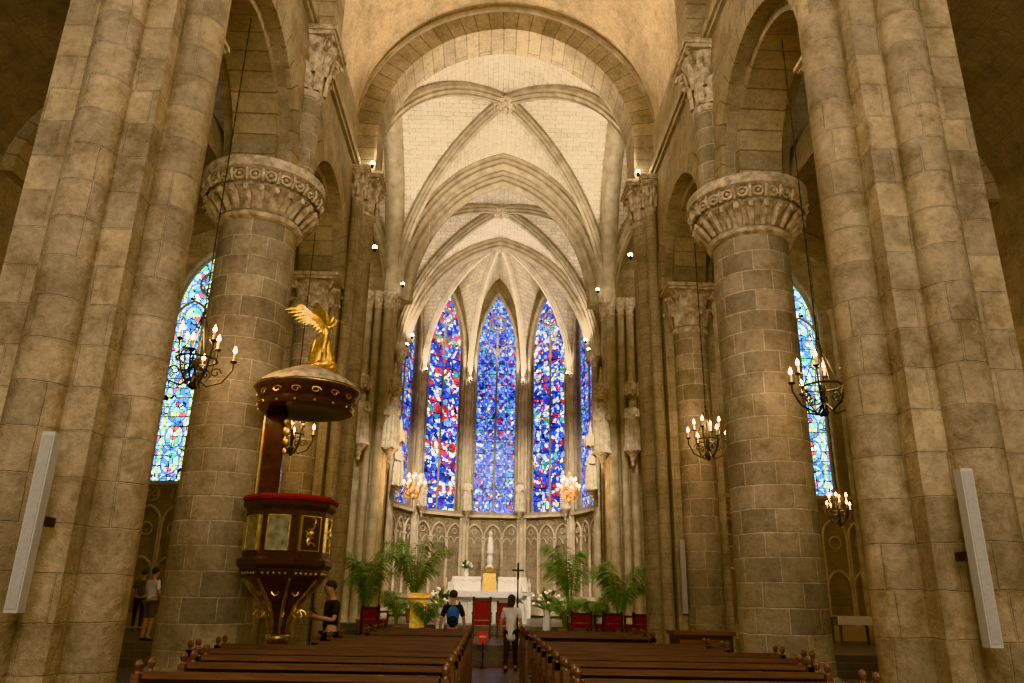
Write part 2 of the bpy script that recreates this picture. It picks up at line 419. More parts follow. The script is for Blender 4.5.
def groin(name,x0,x1,y0,y1,mat,n=26,ribs=True):
    g=G();cx,cy=(x0+x1)/2,(y0+y1)/2;a,b=(x1-x0)/2,(y1-y0)/2
    ts=[sin(pi/2*i/n) for i in range(-n,n+1)]
    zz=lambda i,j:SPR+RIS*H(min(abs(ts[i]),abs(ts[j])))
    for i in range(2*n):
        for j in range(2*n):
            q=[(i,j),(i+1,j),(i+1,j+1),(i,j+1)]
            vs=[(cx+a*ts[p],cy+b*ts[r],zz(p,r)) for p,r in q]
            mx=abs(ts[i]+ts[i+1]);my=abs(ts[j]+ts[j+1])
            if mx<my:
                sg=1 if ts[i]+ts[i+1]>0 else -1
                uv=[(v[1],v[0]-sg*.9*(v[2]-17)) for v in vs]
            else:
                sg=1 if ts[j]+ts[j+1]>0 else -1
                uv=[(v[0],v[1]-sg*.9*(v[2]-17)) for v in vs]
            if (ts[i]+ts[i+1])*(ts[j]+ts[j+1])>0:
                g.add([vs[0],vs[1],vs[2]],[(0,1,2)],[[uv[0],uv[1],uv[2]]]);g.add([vs[0],vs[2],vs[3]],[(0,1,2)],[[uv[0],uv[2],uv[3]]])
            else:
                g.add([vs[0],vs[1],vs[3]],[(0,1,2)],[[uv[0],uv[1],uv[3]]]);g.add([vs[1],vs[2],vs[3]],[(0,1,2)],[[uv[1],uv[2],uv[3]]])
    g.mk(name,mat,kind='structure')
    g=G()
    for sg in(-1,1):
        pts=[(cx+a*u,cy+sg*b*u,SPR+RIS*h) for u,h in upts(K,36)]
        g.sweep(pts,RIBS)
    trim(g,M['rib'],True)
    g=G();z=SPR+RIS
    g.lathe([(.02,-.42),(.16,-.42),(.3,-.36),(.42,-.3),(.42,-.2),(.3,-.12),(.3,.05)],20,(cx,cy,z))
    for k in range(8):
        g.ball((cx+.27*cos(k*pi/4),cy+.27*sin(k*pi/4),z-.38),.09,8,5)
    g.ball((cx,cy,z-.42),.12,8,5)
    trim(g,M['carved'],True)
groin('ceiling_crossing',-4.05,4.05,YC0,YC1,M['vault'])
groin('ceiling_transept_north',-13.3,-4.05,YC0,YC1,M['vault'],16)
groin('ceiling_transept_south',4.05,13.3,YC0,YC1,M['vault'],16)
groin('ceiling_choir',-CW,CW,27.0,HUB-.3,M['vault'])
BIG=[(.1,-.36),(-.05,-.36),(-.14,-.28),(-.22,-.3),(-.3,-.2),(-.4,-.22),(-.5,-.1),(-.5,.1),(-.4,.22),(-.3,.2),(-.22,.3),(-.14,.28),(-.05,.36),(.1,.36)]
for s in(-1,1):
    g=G();pts=[(s*4.05,(YC0+YC1)/2+u*4.0,SPR+RIS*h) for u,h in upts(K,36)]
    g.sweep(pts,BIG,U=(0,1,0));trim(g,M['rib'],True)
for (y,hw,zo) in((26.2,4.15,.0),(26.6,3.8,-.55),(27.1,4.2,-.1),):
    g=G();pts=[(u*hw,y,SPR+(RIS+zo)*h) for u,h in upts(K,40)]
    g.sweep(pts,BIG,U=(1,0,0));trim(g,M['rib'],True)
g=G();pts=[(u*4.6,HUB-.2,SPR+RIS*h) for u,h in upts(K,40)]
g.sweep(pts,BIG,U=(1,0,0));trim(g,M['rib'],True)
# ---------------------------------------------------------------- windows (apse and transept)
WN=[0]
def window(O,U,Nn,uc,hw,sill,spring,rise,mat,dep=.28,bars=7):
    WN[0]+=1
    O=Vector(O);U=Vector(U);Nn=Vector(Nn)
    P=lambda u,z,d=0:O+U*(uc+u)+Z*z+Nn*(dep+d)
    pr=upts(rise/hw,28)
    g=G();pts=[(-hw,sill)]+[(u*hw,spring+h*rise) for u,h in pr]+[(hw,sill)]
    vs=[P(u,z) for u,z in pts];uvs=[(u+10*.51*2,z) for u,z in pts]
    vs+= [P(0,sill)];uvs+=[(10*.51*2,sill)]
    c=len(pts)
    for i in range(len(pts)-1):
        g.add([vs[i],vs[i+1],vs[c]],[(0,1,2)],[[uvs[i],uvs[i+1],uvs[c]]])
    g.mk('window_%d'%WN[0],mat,kind='structure')
    g=G();r=.055
    g.tube([P(0,sill,-.03),P(0,spring+rise*.35,-.03)],r,8)
    for sg in(-1,1):
        a=hw/2
        g.tube([P(sg*a+u*a,spring-.3+h*a*1.35,-.03) for u,h in upts(1.35,16)],r*.9,6)
        g.tube([P(sg*hw*.97,sill,-.03),P(sg*hw*.97,spring,-.03)],r,6)
    g.tube([P(u*hw*.97,spring+h*rise,-.03) for u,h in pr],r*1.2,6)
    rc=hw*.40;zc=spring+rise*.50
    g.tube([P(rc*cos(k*pi/12),zc+rc*sin(k*pi/12),-.03) for k in range(24)],r*.9,6,True)
    for q in range(4):
        aa=q*pi/2+pi/4
        g.tube([P(rc*.5*cos(aa)+rc*.38*cos(k*pi/6),zc+rc*.5*sin(aa)+rc*.38*sin(k*pi/6),-.03) for k in range(12)],r*.45,5,True)
    trim(g,M['rib'],True)
    g=G()
    for i in range(1,bars*2):
        z=sill+(spring-sill)*i/(bars*2)
        g.tube([P(-hw,z,-.02),P(hw,z,-.02)],.018,4)
    for u in(-hw/2,hw/2): g.tube([P(u,sill,-.02),P(u,spring+.3,-.02)],.012,4)
    trim(g,M['iron'])
    g=G();o=-dep-.02
    path=[P(-hw,sill,o)]+[P(u*hw,spring+h*rise,o) for u,h in pr]+[P(hw,sill,o)]
    g.tube(path,.09,6)
    g.obox(P(0,sill-.06,o+.12),U,Nn,Z,hw+.15,.2,.08)
    trim(g,M['rib'],True)
SILL,WSP,WRI,WHW=5.55,13.9,3.3,1.08
FAC=[-72,-36,0,36,72];MG=['glassC','glassB','glassA','glassE','glassA']
for i,(fd,mg) in enumerate(zip(FAC,MG)):
    f=radians(fd);nn=Vector((sin(f),cos(f),0));U=Vector((cos(f),-sin(f),0))
    O=Vector((0,HUB,0))+nn*AP
    g=G();g.wall(O,U,nn,-FH-.15,FH+.15,0,19,[(0,WHW,SILL,WSP,WRI)],.5,28)
    g.mk('wall_apse_%d'%(i+1),M['choir'],kind='structure')
    window(O,U,nn,0,WHW,SILL,WSP,WRI,M[mg])
    g=G();ns=18;ntt=18
    ss=[sin(pi/2*a/ns) for a in range(ns+1)];tt=[sin(pi/2*b/ntt) for b in range(-ntt,ntt+1)]
    for a in range(ns):
        for b in range(2*ntt):
            vs=[];uv=[]
            for (p,q) in((a,b),(a+1,b),(a+1,b+1),(a,b+1)):
                sv,tv=ss[p],tt[q]
                pos=Vector((0,HUB,0))+nn*(AP*sv)+U*(tv*sv*FH);z=SPR+RIS*H(abs(tv)*sv)
                vs.append((pos.x,pos.y,z));sg=1 if b>=ntt else -1
                uv.append((sv*AP,tv*sv*FH-sg*.9*(z-17)))
            g.add(vs,[(0,1,2,3)],[uv])
    g.mk('ceiling_apse_%d'%(i+1),M['vault'],kind='structure')
    g=G()
    P=lambda u,z,d=0:O+U*u+Z*z+nn*d
    w=FH*2*.94/3
    for k in(-1,0,1):
        u0=k*w
        g.tube([P(u0+u*w*.46,4.35+h*.62,-.05) for u,h in upts(1.35,14)],.045,6)
        for sg in(-1,1):
            g.tube([P(u0+sg*w*.46,1.7,-.06),P(u0+sg*w*.46,4.35,-.06)],.04,6)
            g.ball(P(u0+sg*w*.46,4.3,-.06),.07,6,5)
            g.tube([P(u0+sg*w*.23+u*w*.2,4.05+h*.3,-.04) for u,h in upts(1.3,8)],.025,5)
        g.tube([P(u0+.12*cos(a*pi/6),4.62+.12*sin(a*pi/6),-.04) for a in range(12)],.025,5,True)
        for sg in(-1,1): g.tube([P(u0+sg*w*.5+.12*cos(a*pi/6),5.05+.12*sin(a*pi/6),-.04) for a in range(12)],.022,5,True)
    g.obox(P(0,5.36,-.08),U,nn,Z,FH,.12,.06);g.obox(P(0,1.6,-.1),U,nn,Z,FH,.16,.08)
    g.obox(P(0,1.2,-.06),U,nn,Z,FH,.1,.35)
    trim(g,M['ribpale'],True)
g=G()
for a in(-90,-54,-18,18,54,90):
    f=radians(a);v=Vector((RA*sin(f),HUB+RA*cos(f)))
    pts=[(v.x*(-u),HUB+(v.y-HUB)*(-u),SPR+RIS*h) for u,h in upts(K,36) if u<=0]
    g.sweep(pts,[(x*.8,y*.75) for x,y in RIBS],U=(-v.x,HUB-v.y,0))
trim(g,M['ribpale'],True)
g=G();g.lathe([(.02,-.42),(.16,-.42),(.34,-.36),(.46,-.3),(.46,-.2),(.3,-.12),(.3,.05)],20,(0,HUB,SPR+RIS))
for k in range(8): g.ball((.28*cos(k*pi/4),HUB+.28*sin(k*pi/4),SPR+RIS-.38),.09,8,5)
trim(g,M['carved'],True)
for s in(-1,1):
    nm='north' if s<0 else 'south'
    g=G();g.wall((s*CW,0,0),(0,1,0),(s,0,0),27.2,HUB+.2,0,19,[(30.2,1.1,SILL,WSP,WRI)],.5)
    g.mk('wall_choir_'+nm,M['choir'],kind='structure')
    window((s*CW,0,0),(0,1,0),(s,0,0),30.2,1.1,SILL,WSP,WRI,M['glassC'])
    window((0,26.4,0),(s,0,0),(0,1,0),TW,1.25,5.0,11.3,2.5,M['glassD'],.35,9)
    g=G()
    for k in range(6):
        x=s*(8.0+k*.9)
        for zb,zt in((.9,2.3),(2.3,3.95)):
            g.tube([(x+u*.4,26.33,zt-.15+h*.5) for u,h in upts(1.35,14)],.05,6)
        g.tube([(x+.25*cos(a*pi/6),26.33,4.7+.25*sin(a*pi/6)) for a in range(12)],.04,5,True)
        g.tube([(x+.2*cos(a*pi/6),26.33,3.55+.2*sin(a*pi/6)) for a in range(12)],.035,5,True)
        for q in range(4): g.tube([(x+.11*cos(q*pi/2)+.09*cos(a*pi/4),26.33,4.7+.11*sin(q*pi/2)+.09*sin(a*pi/4)) for a in range(8)],.022,4,True)
        for sg in(-1,1): g.tube([(x+sg*.41,26.33,.45),(x+sg*.41,26.33,3.9)],.045,6)
    g.box(*sorted((s*7.4,s*13.1)),26.22,26.42,5.0,5.12);g.box(*sorted((s*7.4,s*13.1)),26.2,26.42,.45,.9)
    trim(g,M['ribpale'],True)
    for x in(12.45,12.75,9.0,8.7):
        g=G();g.lathe([(.2,.45),(.2,.75),(.12,.85),(.12,11.5),(.14,11.6),(.2,11.9),(.22,12.0)],14,(s*x,26.28,0));trim(g,M['rib'],True)
# ---------------------------------------------------------------- capitals / columns
def base_prof(r,h=.5):
    return [(r*1.38,0),(r*1.38,h*.3),(r*1.3,h*.34),(r*1.34,h*.45),(r*1.3,h*.58),(r*1.12,h*.66),(r*1.1,h*.75),(r*1.17,h*.85),(r*1.12,h*.97),(r,h)]
def leafcap(e,c,r0,r1,z0,z1,n=8):
    g=G();h=z1-z0
    g.lathe([(r0,z0-.1),(r0*1.12,z0-.06),(r0*1.12,z0+.02),(r0,z0+.06),(r0*1.03,z0+h*.3),(r0*1.15,z0+h*.55),(r1*.85,z0+h*.8),(r1*.92,z0+h*.86)],20,(c[0],c[1],0))
    for row,(zz,hh,rr,off) in enumerate(((z0+.04,h*.42,r0*1.08,0),(z0+h*.30,h*.46,r0*1.18,.5))):
        for k in range(n):
            a=2*pi*(k+off)/n;R=Vector((cos(a),sin(a),0));T=Vector((-sin(a),cos(a),0))
            w=pi*r0/n*.95;C=Vector((c[0],c[1],0))
            prof=[(0,0,.8),(.03,.35,1.0),(.08,.7,.9),(.20,.95,.6),(.30,.93,.35),(.31,.78,.15)]
            vs=[]
            for (o,t,ww) in prof:
                b=C+R*(rr+o*r1*.9)+Z*(zz+t*hh)
                vs+=[b-T*w*ww,b+R*.05,b+T*w*ww]
            fs=[]
            for i in range(len(prof)-1):
                for q in(0,1): fs.append((i*3+q,i*3+q+1,(i+1)*3+q+1,(i+1)*3+q))
            g.add(vs,fs)
    for k in range(4):
        a=pi/4+k*pi/2
        cc=Vector((c[0]+cos(a)*r1*1.02,c[1]+sin(a)*r1*1.02,z0+h*.76))
        R=Vector((cos(a),sin(a),0))
        g.tube([cc+R*(cos(t*.75)*h*.12*(1-t/14.))+Z*(sin(t*.75)*h*.12*(1-t/14.)) for t in range(12)],h*.035,5)
        g.tube([Vector((c[0]+cos(a)*r0,c[1]+sin(a)*r0,z0+h*.4)),Vector((c[0]+cos(a)*r0*1.2,c[1]+sin(a)*r0*1.2,z0+h*.7)),cc+Z*h*.12],h*.05,5)
    a=r1*1.0
    g.box(c[0]-a,c[0]+a,c[1]-a,c[1]+a,z0+h*.86,z0+h*.92);a*=1.08
    g.box(c[0]-a,c[0]+a,c[1]-a,c[1]+a,z0+h*.92,z1)
    g.mk('capital',M['carved'],e,smooth=True)
for s in(-1,1):
    # round arcade column
    e=empty('round_column',(s*CX,12.6,0),'massive round coursed-stone column with carved ring capital','column','round arcade columns')
    G().lathe([(.70,0.42),(.69,1.2),(.68,4),(.67,7.75)],48).mk('shaft',M['col'],e,smooth=True)
    G().lathe([(.92,0),(.92,.16),(.86,.2),(.88,.28),(.8,.34),(.76,.38),(.77,.44),(.70,.5)],40).mk('base',M['col'],e,smooth=True)
    g=G();g.lathe([(.67,7.70),(.75,7.73),(.77,7.78),(.74,7.83),(.68,7.86),(.72,7.98),(.82,8.12),(.90,8.18),(.97,8.2),(.91,8.24),(.93,8.30),(1.0,8.48),(1.09,8.52),(1.09,8.7),(.85,8.71)],48)
    for k in range(24):
        a=2*pi*k/24
        R=Vector((cos(a),sin(a),0))
        g.tube([R*.72+Z*7.86,R*.80+Z*7.98,R*.90+Z*8.09,R*.99+Z*8.15,R*1.0+Z*8.07],[.05,.06,.07,.055,.03],6)
        a2=a+pi/24;R2=Vector((cos(a2),sin(a2),0));T2=Vector((-sin(a2),cos(a2),0))
        g.tube([R2*1.01+T2*(.09*cos(q*pi/4))+Z*(8.37+.085*sin(q*pi/4)) for q in range(8)],.03,5,True)
        g.ball(R2*1.02+Z*8.37,.04,6,4)
        g.tube([R*.99+Z*8.27,R*1.06+Z*8.38,R*1.05+Z*8.48],[.03,.04,.02],5)
    g.mk('capital',M['carved'],e,smooth=True)
    e=empty('wall_shaft',(s*3.92,12.6,8.7),'engaged half-round wall shaft with leafy capital above column','wall shaft','engaged wall shafts')
    G().lathe([(.33,0),(.33,.08),(.28,.14),(.28,1.95)],24).mk('shaft',M['col'],e,smooth=True)
    leafcap(e,(0,0),.28,.50,1.95,3.3)
    # near compound pier
    e=empty('compound_pier',(s*CX,7.65,0),'tall compound stone pier with engaged round shafts','pier','compound piers')
    def q(x): return s*(x-CX)
    g=G();g.box(*sorted((q(3.9),q(5.1))),-.55,.55,0,11.9);g.mk('core',M['pier'],e)
    G().lathe([(.27,.4),(.265,11)],28,(q(3.80),-.05,0)).mk('shaft',M['pier'],e,smooth=True)
    G().lathe([(.25,.4),(.245,11)],24,(q(4.45),-.57,0)).mk('shaft',M['pier'],e,smooth=True)
    G().lathe([(.36,.4),(.36,7.9)],24,(q(4.5),.65,0)).mk('shaft',M['pier'],e,smooth=True)
    G().lathe([(.28,.4),(.28,7.9)],24,(q(5.1),0,0)).mk('shaft',M['pier'],e,smooth=True)
    for (x,y,r) in((3.80,-.05,.27),(4.45,-.57,.25),(4.5,.65,.36),(5.1,0,.28)):
        G().lathe(base_prof(r),24,(q(x),y,0)).mk('base',M['pier'],e,smooth=True)
    leafcap(e,(q(3.80),-.05),.265,.45,10.9,12.05);leafcap(e,(q(4.45),-.57),.245,.38,10.9,12.0);leafcap(e,(q(4.5),.65),.36,.5,7.9,8.7)
    # crossing pier
    e=empty('crossing_pier',(s*CX,17.3,0),'stone crossing pier with engaged shafts and leafy capitals','pier','west crossing piers')
    g=G();g.box(*sorted((q(3.92),q(5.1))),-.2,.2,0,8.7);g.mk('core',M['choir'],e)
    G().lathe([(.33,.4),(.32,11)],24,(q(3.72),.6,0)).mk('shaft',M['choir'],e,smooth=True)
    G().lathe([(.14,.4),(.14,11)],16,(q(3.76),.05,0)).mk('shaft',M['choir'],e,smooth=True)
    G().lathe([(.40,.4),(.39,7.7)],28,(q(4.5),-.25,0)).mk('shaft',M['col'],e,smooth=True)
    for (x,y,r) in((3.72,.6,.33),(4.5,-.25,.4),(3.76,.05,.14)):
        G().lathe(base_prof(r),24,(q(x),y,0)).mk('base',M['choir'],e,smooth=True)
    leafcap(e,(q(3.72),.6),.32,.5,10.9,12.0);leafcap(e,(q(4.5),-.25),.39,.58,7.65,8.7);leafcap(e,(q(3.76),.05),.14,.26,11.1,12.0)
    # choir clustered pier
    e=empty('clustered_pier',(s*4.3,26.4,.45),'clustered gothic pier of slender colonnettes','pier','choir clustered piers')
    def q2(x): return s*(x-4.3)
    g=G();g.box(*sorted((q2(4.15),q2(4.9))),-.3,.7,0,11.5);g.mk('core',M['choir'],e)
    for (x,y,r) in((4.06,-.38,.17),(4.42,-.46,.13),(4.75,-.42,.15),(5.15,-.25,.13),(3.96,.02,.15),(4.06,.42,.17),(3.92,.22,.1),(3.93,-.2,.09)):
        G().lathe([(r,.4),(r*.97,11.05)],14,(q2(x),y,0)).mk('shaft',M['rib'],e,smooth=True)
        G().lathe([(r*1.6,0),(r*1.6,.25),(r*1.2,.35),(r*1.3,.41),(r,.5)],12,(q2(x),y,0)).mk('base',M['rib'],e,smooth=True)
        G().lathe([(r,11.0),(r*1.2,11.05),(r,11.1),(r*1.2,11.3),(r*1.8,11.5),(r*1.9,11.55),(r*1.9,11.63)],12,(q2(x),y,0)).mk('capital',M['carved'],e,smooth=True)
    e=empty('clustered_pier',(s*4.45,33.2,.75),'slender clustered wall pier beside the apse','pier','apse wall piers')
    for (dx,dy,r) in((0,0,.16),(0,-.3,.11),(0,.28,.11)):
        G().lathe([(r,.35),(r*.97,10.85)],14,(dx,dy,0)).mk('shaft',M['rib'],e,smooth=True)
        G().lathe([(r*1.6,0),(r*1.6,.2),(r,.4)],12,(dx,dy,0)).mk('base',M['rib'],e,smooth=True)
        G().lathe([(r,10.8),(r*1.2,11.0),(r*1.9,11.25),(r*1.9,11.35)],12,(dx,dy,0)).mk('capital',M['carved'],e,smooth=True)
for a in(-54,-18,18,54):
    f=radians(a);x,y=(RA-.14)*sin(f),HUB+(RA-.14)*cos(f)
    e=empty('apse_shaft',(x,y,.75),'slender triple wall shaft between stained-glass windows','wall shaft','apse wall shafts')
    T=(cos(f),-sin(f))
    for d,r in((0,.12),(-.18,.07),(.18,.07)):
        G().lathe([(r,.35),(r,11.2)],12,(T[0]*d,T[1]*d,0)).mk('shaft',M['ribpale'],e,smooth=True)
        G().lathe([(r*1.7,0),(r*1.7,.2),(r,.4)],12,(T[0]*d,T[1]*d,0)).mk('base',M['rib'],e,smooth=True)
        G().lathe([(r,10.95),(r*1.3,11.15),(r*2,11.35),(r*2,11.45)],12,(T[0]*d,T[1]*d,0)).mk('capital',M['carved'],e,smooth=True)
# ---------------------------------------------------------------- skin helper
def skin(name,vs,es,rs,mat,parent=None,root=0,sub=2,loc=(0,0,0)):
    me=bpy.data.meshes.new(name);me.from_pydata([tuple(v) for v in vs],es,[])
    me.materials.append(mat)
    o=bpy.data.objects.new(name,me);COL.objects.link(o)
    md=o.modifiers.new('Skin','SKIN');md.use_smooth_shade=True
    sv=me.skin_vertices[0].data
    for i,r in enumerate(rs):
        sv[i].radius=(r,r) if not isinstance(r,tuple) else r
        sv[i].use_root=(i==root)
    sb=o.modifiers.new('Sub','SUBSURF');sb.levels=sub;sb.render_levels=sub
    if parent:o.parent=parent
    o.location=loc
    return o
def person(label,loc,rotz,Hh,arms,top,legs,shorts=False,dress=False,longhair=False,stride=0.0,headf=0.0,shoe=None):
    k=Hh/1.76
    e=empty('person',loc,label,'person',None,rotz)
    S=lambda p:(p[0]*k,p[1]*k,p[2]*k)
    vs=[];es=[];rs=[]
    def V(p,r,par=None):
        vs.append(S(p));rs.append(r*k)
        if par is not None: es.append((par,len(vs)-1))
        return len(vs)-1
    pel=V((0,0,.95),.125);sp=V((0,0,1.12),.11,pel);ch=V((0,.01,1.32),.13,sp);nb=V((0,.01,1.47),.06,ch);nk=V((0,-.005,1.53),.052,nb)
    hx=-.03-headf
    hb=V((0,hx,1.60),.075,nk);hc=V((0,hx-.005,1.67),.088,hb);ht=V((0,hx,1.73),.06,hc)
    V((0,hx-.105,1.655),.012,hc)
    for sg in(-1,1): V((sg*.088,hx+.01,1.66),.014,hc)
    A=[]
    for sg,(el,wr) in zip((-1,1),arms):
        sh=V((sg*.17,.01,1.42),.06,ch);ee=V(el,.042,sh);ww=V(wr,.028,ee)
        d=(Vector(wr)-Vector(el)).normalized();sd=d.cross(Vector((0,1,0)));sd=sd.normalized() if sd.length>.1 else Vector((1,0,0))
        hd=Vector(wr)+d*.06;hh=V(hd,.033,ww)
        for f,(o,l) in enumerate(((-.028,.075),(-.01,.09),(.01,.085),(.028,.065))):
            f1=V(hd+d*.045+sd*o,.0095,hh);V(hd+d*(.045+l*.5)+sd*o*1.15+Vector((0,-.012,0)),.009,f1)
            V(hd+d*(.045+l*.8)+sd*o*1.15+Vector((0,-.03,-.005)),.007,len(vs)-1)
        V(hd-d*.02+sd*-.05*1+Vector((0,-.02,0)),.010,hh);V(hd+d*.03+sd*-.07+Vector((0,-.03,0)),.008,len(vs)-1)
        A.append((sh,ee,ww))
    Lg=[]
    for sg in(-1,1):
        st=stride*sg
        hp=V((sg*.095,0,.88),.088,pel);kn=V((sg*.1,-.02+st*.5,.49),.055,hp);an=V((sg*.1,.03+st,.09),.036,kn);V((sg*.115,-.13+st,.035),.032,an)
        Lg.append((hp,kn,an))
    skin('body',vs,es,rs,M['skin'],e,0)
    v2=[S((0,0,.93)),S((0,0,1.12)),S((0,.01,1.33)),S((0,.01,1.455))];r2=[.142*k,.13*k,.15*k,.075*k];e2=[(0,1),(1,2),(2,3)]
    if dress: v2=[S((0,0,.66))]+v2;r2=[.175*k]+r2;r2[1]=.15*k;e2=[(0,1),(1,2),(2,3),(3,4)]
    ci=len(v2)-2
    for sg,(el,wr) in zip((-1,1),arms):
        v2.append(S((sg*.175,.01,1.42)));r2.append(.075*k);e2.append((ci,len(v2)-1))
        m=Vector((sg*.17,.01,1.42)).lerp(Vector(el),.8);v2.append(S(m));r2.append(.06*k);e2.append((len(v2)-2,len(v2)-1))
    skin('shirt' if not dress else 'tunic',v2,e2,r2,top,e,0)
    v3=[S((0,0,.97))];r3=[.135*k];e3=[]
    for (hp,kn,an) in Lg:
        v3.append(vs[hp]);r3.append(.104*k);e3.append((0,len(v3)-1))
        kk=Vector(vs[kn]);aa=Vector(vs[an])
        if shorts:
            v3.append(tuple(kk+Vector((0,0,.02))));r3.append(.085*k);e3.append((len(v3)-2,len(v3)-1))
        else:
            v3.append(tuple(kk));r3.append(.068*k);e3.append((len(v3)-2,len(v3)-1))
            v3.append(tuple(aa+Vector((0,0,.03))));r3.append(.052*k);e3.append((len(v3)-2,len(v3)-1))
    skin('trousers' if not shorts else 'shorts',v3,e3,r3,legs,e,0)
    g=G();g.ball(S((0,hx+.024,1.70)),.099*k,14,10,.97,1.0,.95)
    if longhair:
        g.ball(S((0,hx+.06,1.60)),.09*k,12,8,1,.7,1.6)
    g.mk('hair',M['hair'],e,smooth=True)
    for sg in(-1,1): G().ball(S((sg*.032,hx-.088,1.672)),.011*k,8,6).mk('eye',M['black'],e,smooth=True)
    G().tube([S((-.025,hx-.088,1.612)),S((0,hx-.094,1.61)),S((.025,hx-.088,1.612))],.005*k,5).mk('mouth',M['redmarble'],e,smooth=True)
    for sg,(hp,kn,an) in zip((-1,1),Lg):
        a=Vector(vs[an])
        g=G();g.ball((a.x,a.y-.07*k,.045*k),.05*k,10,6,.95,2.6,.9)
        g.mk('shoe',shoe or M['black'],e,smooth=True)
    return e
DN=lambda x,y=-.02:[((-.24-x,y+.02,1.14),(-.26-x,y-.06,.89)),((.24+x,y+.02,1.14),(.26+x,y-.06,.89))]
person('person in a black t-shirt and jeans looking down at a phone',(-2.76,13.5,0),radians(-60),1.74,[((-.22,-.02,1.15),(-.10,-.26,1.2)),((.22,-.02,1.15),(.08,-.27,1.2))],M['black'],M['denim'],headf=.03)
person('person in a pale beige tunic and dark leggings walking up the aisle',(.38,18.3,0),radians(170),1.6,DN(.0),M['beige'],M['black'],dress=True,longhair=True,stride=.14)
person('person in dark t-shirt wearing a blue backpack',(-.9,17.3,0),radians(185),1.66,DN(.02),M['black'],M['denim'])
person('person in a white t-shirt and grey shorts standing',(-8.1,19.2,.45),radians(150),1.62,[((-.24,0,1.15),(-.2,-.2,1.05)),((.24,0,1.15),(.2,-.2,1.05))],M['shirtw'],M['greysh'],shorts=True)
person('person in dark clothes beside the chapel wall',(-10.4,24.0,.45),radians(200),1.7,DN(.0),M['greysh'],M['black'])
g=G();g.obox((0,0,0),(1,0,0),(0,1,0),(0,0,1),.037,.075,.005);g.mk('phone',M['glow'],None,(-2.76-.27,13.36,1.27),(.5,0,.6),label='black smartphone held in two hands',cat='phone')
e=empty('backpack',(-.89,17.08,1.04),'blue backpack with black straps worn on a back','backpack')
g=G();g.ball((0,0,.14),.15,14,10,.9,.6,1.3);g.mk('body',M['blue'],e,smooth=True)
g=G();g.ball((0,-.06,.06),.09,12,8,1,.5,.9);g.mk('pocket',M['black'],e,smooth=True)
for sg in(-1,1):
    g=G();g.tube([(sg*.1,.03,.31),(sg*.13,.12,.40),(sg*.13,.20,.34)],.02,6);g.mk('strap',M['black'],e,smooth=True)
# ---------------------------------------------------------------- pews
def pew(L,loc,rot=0):
    e=empty('pew',loc,'dark brown wooden church pew with book ledge and knobbed posts','pew','nave pews')
    h=L/2
    g=G();g.box(-h+.05,h-.05,.02,.42,.42,.455);g.mk('seat',M['wood'],e)
    g=G();g.box(-h+.05,h-.05,-.02,.02,.5,.88);g.box(-h+.05,h-.05,-.035,.035,.84,.9);g.mk('backrest',M['wood'],e)
    g=G();g.box(-h+.05,h-.05,-.27,0,.90,.925)
    g.box(-h+.05,h-.05,-.275,-.25,.9,.95);g.mk('book_ledge',M['wood'],e)
    g=G();g.box(-h+.08,h-.08,-.34,-.16,.16,.19);g.mk('kneeler',M['wood'],e)
    for x in(-h,h):
        g=G();g.box(x-.03,x+.03,-.3,.44,.0,.08);g.box(x-.025,x+.025,.02,.42,.08,.46);g.box(x-.03,x+.03,-.05,.03,.08,.93)
        g.box(x-.03,x+.03,-.28,-.2,.08,.93);g.box(x-.028,x+.028,-.28,.02,.86,.93)
        g.box(x-.028,x+.028,.36,.42,.46,.68);g.box(x-.032,x+.032,.0,.44,.66,.70)
        g.lathe([(.025,.93),(.018,.95),(.03,.975),(.034,.995),(.025,1.02),(.005,1.03)],10,(x,-.24,0))
        g.lathe([(.025,.93),(.018,.95),(.03,.975),(.034,.995),(.025,1.02),(.005,1.03)],10,(x,-.01,0))
        g.mk('end_panel',M['wood'],e)
    return e
spec={}
for s in(-1,1):
    rows=[(6.5,2.3),(7.4,2.3),(8.3,2.5),(9.2,2.9),(10.1,2.9)]
    if s<0: rows+=[(11.0,1.95),(11.9,1.95),(12.8,1.95),(14.3,1.75),(15.2,1.75),(16.1,1.75)]
    else: rows+=[(11.0,2.5),(11.9,2.5),(14.3,2.2),(15.2,2.2),(16.1,2.2)]
    for y,L in rows:
        loc=(s*(.5+L/2)+.03,y,0)
        if L in spec: copy_tree(spec[L],loc)
        else: spec[L]=pew(L,loc)
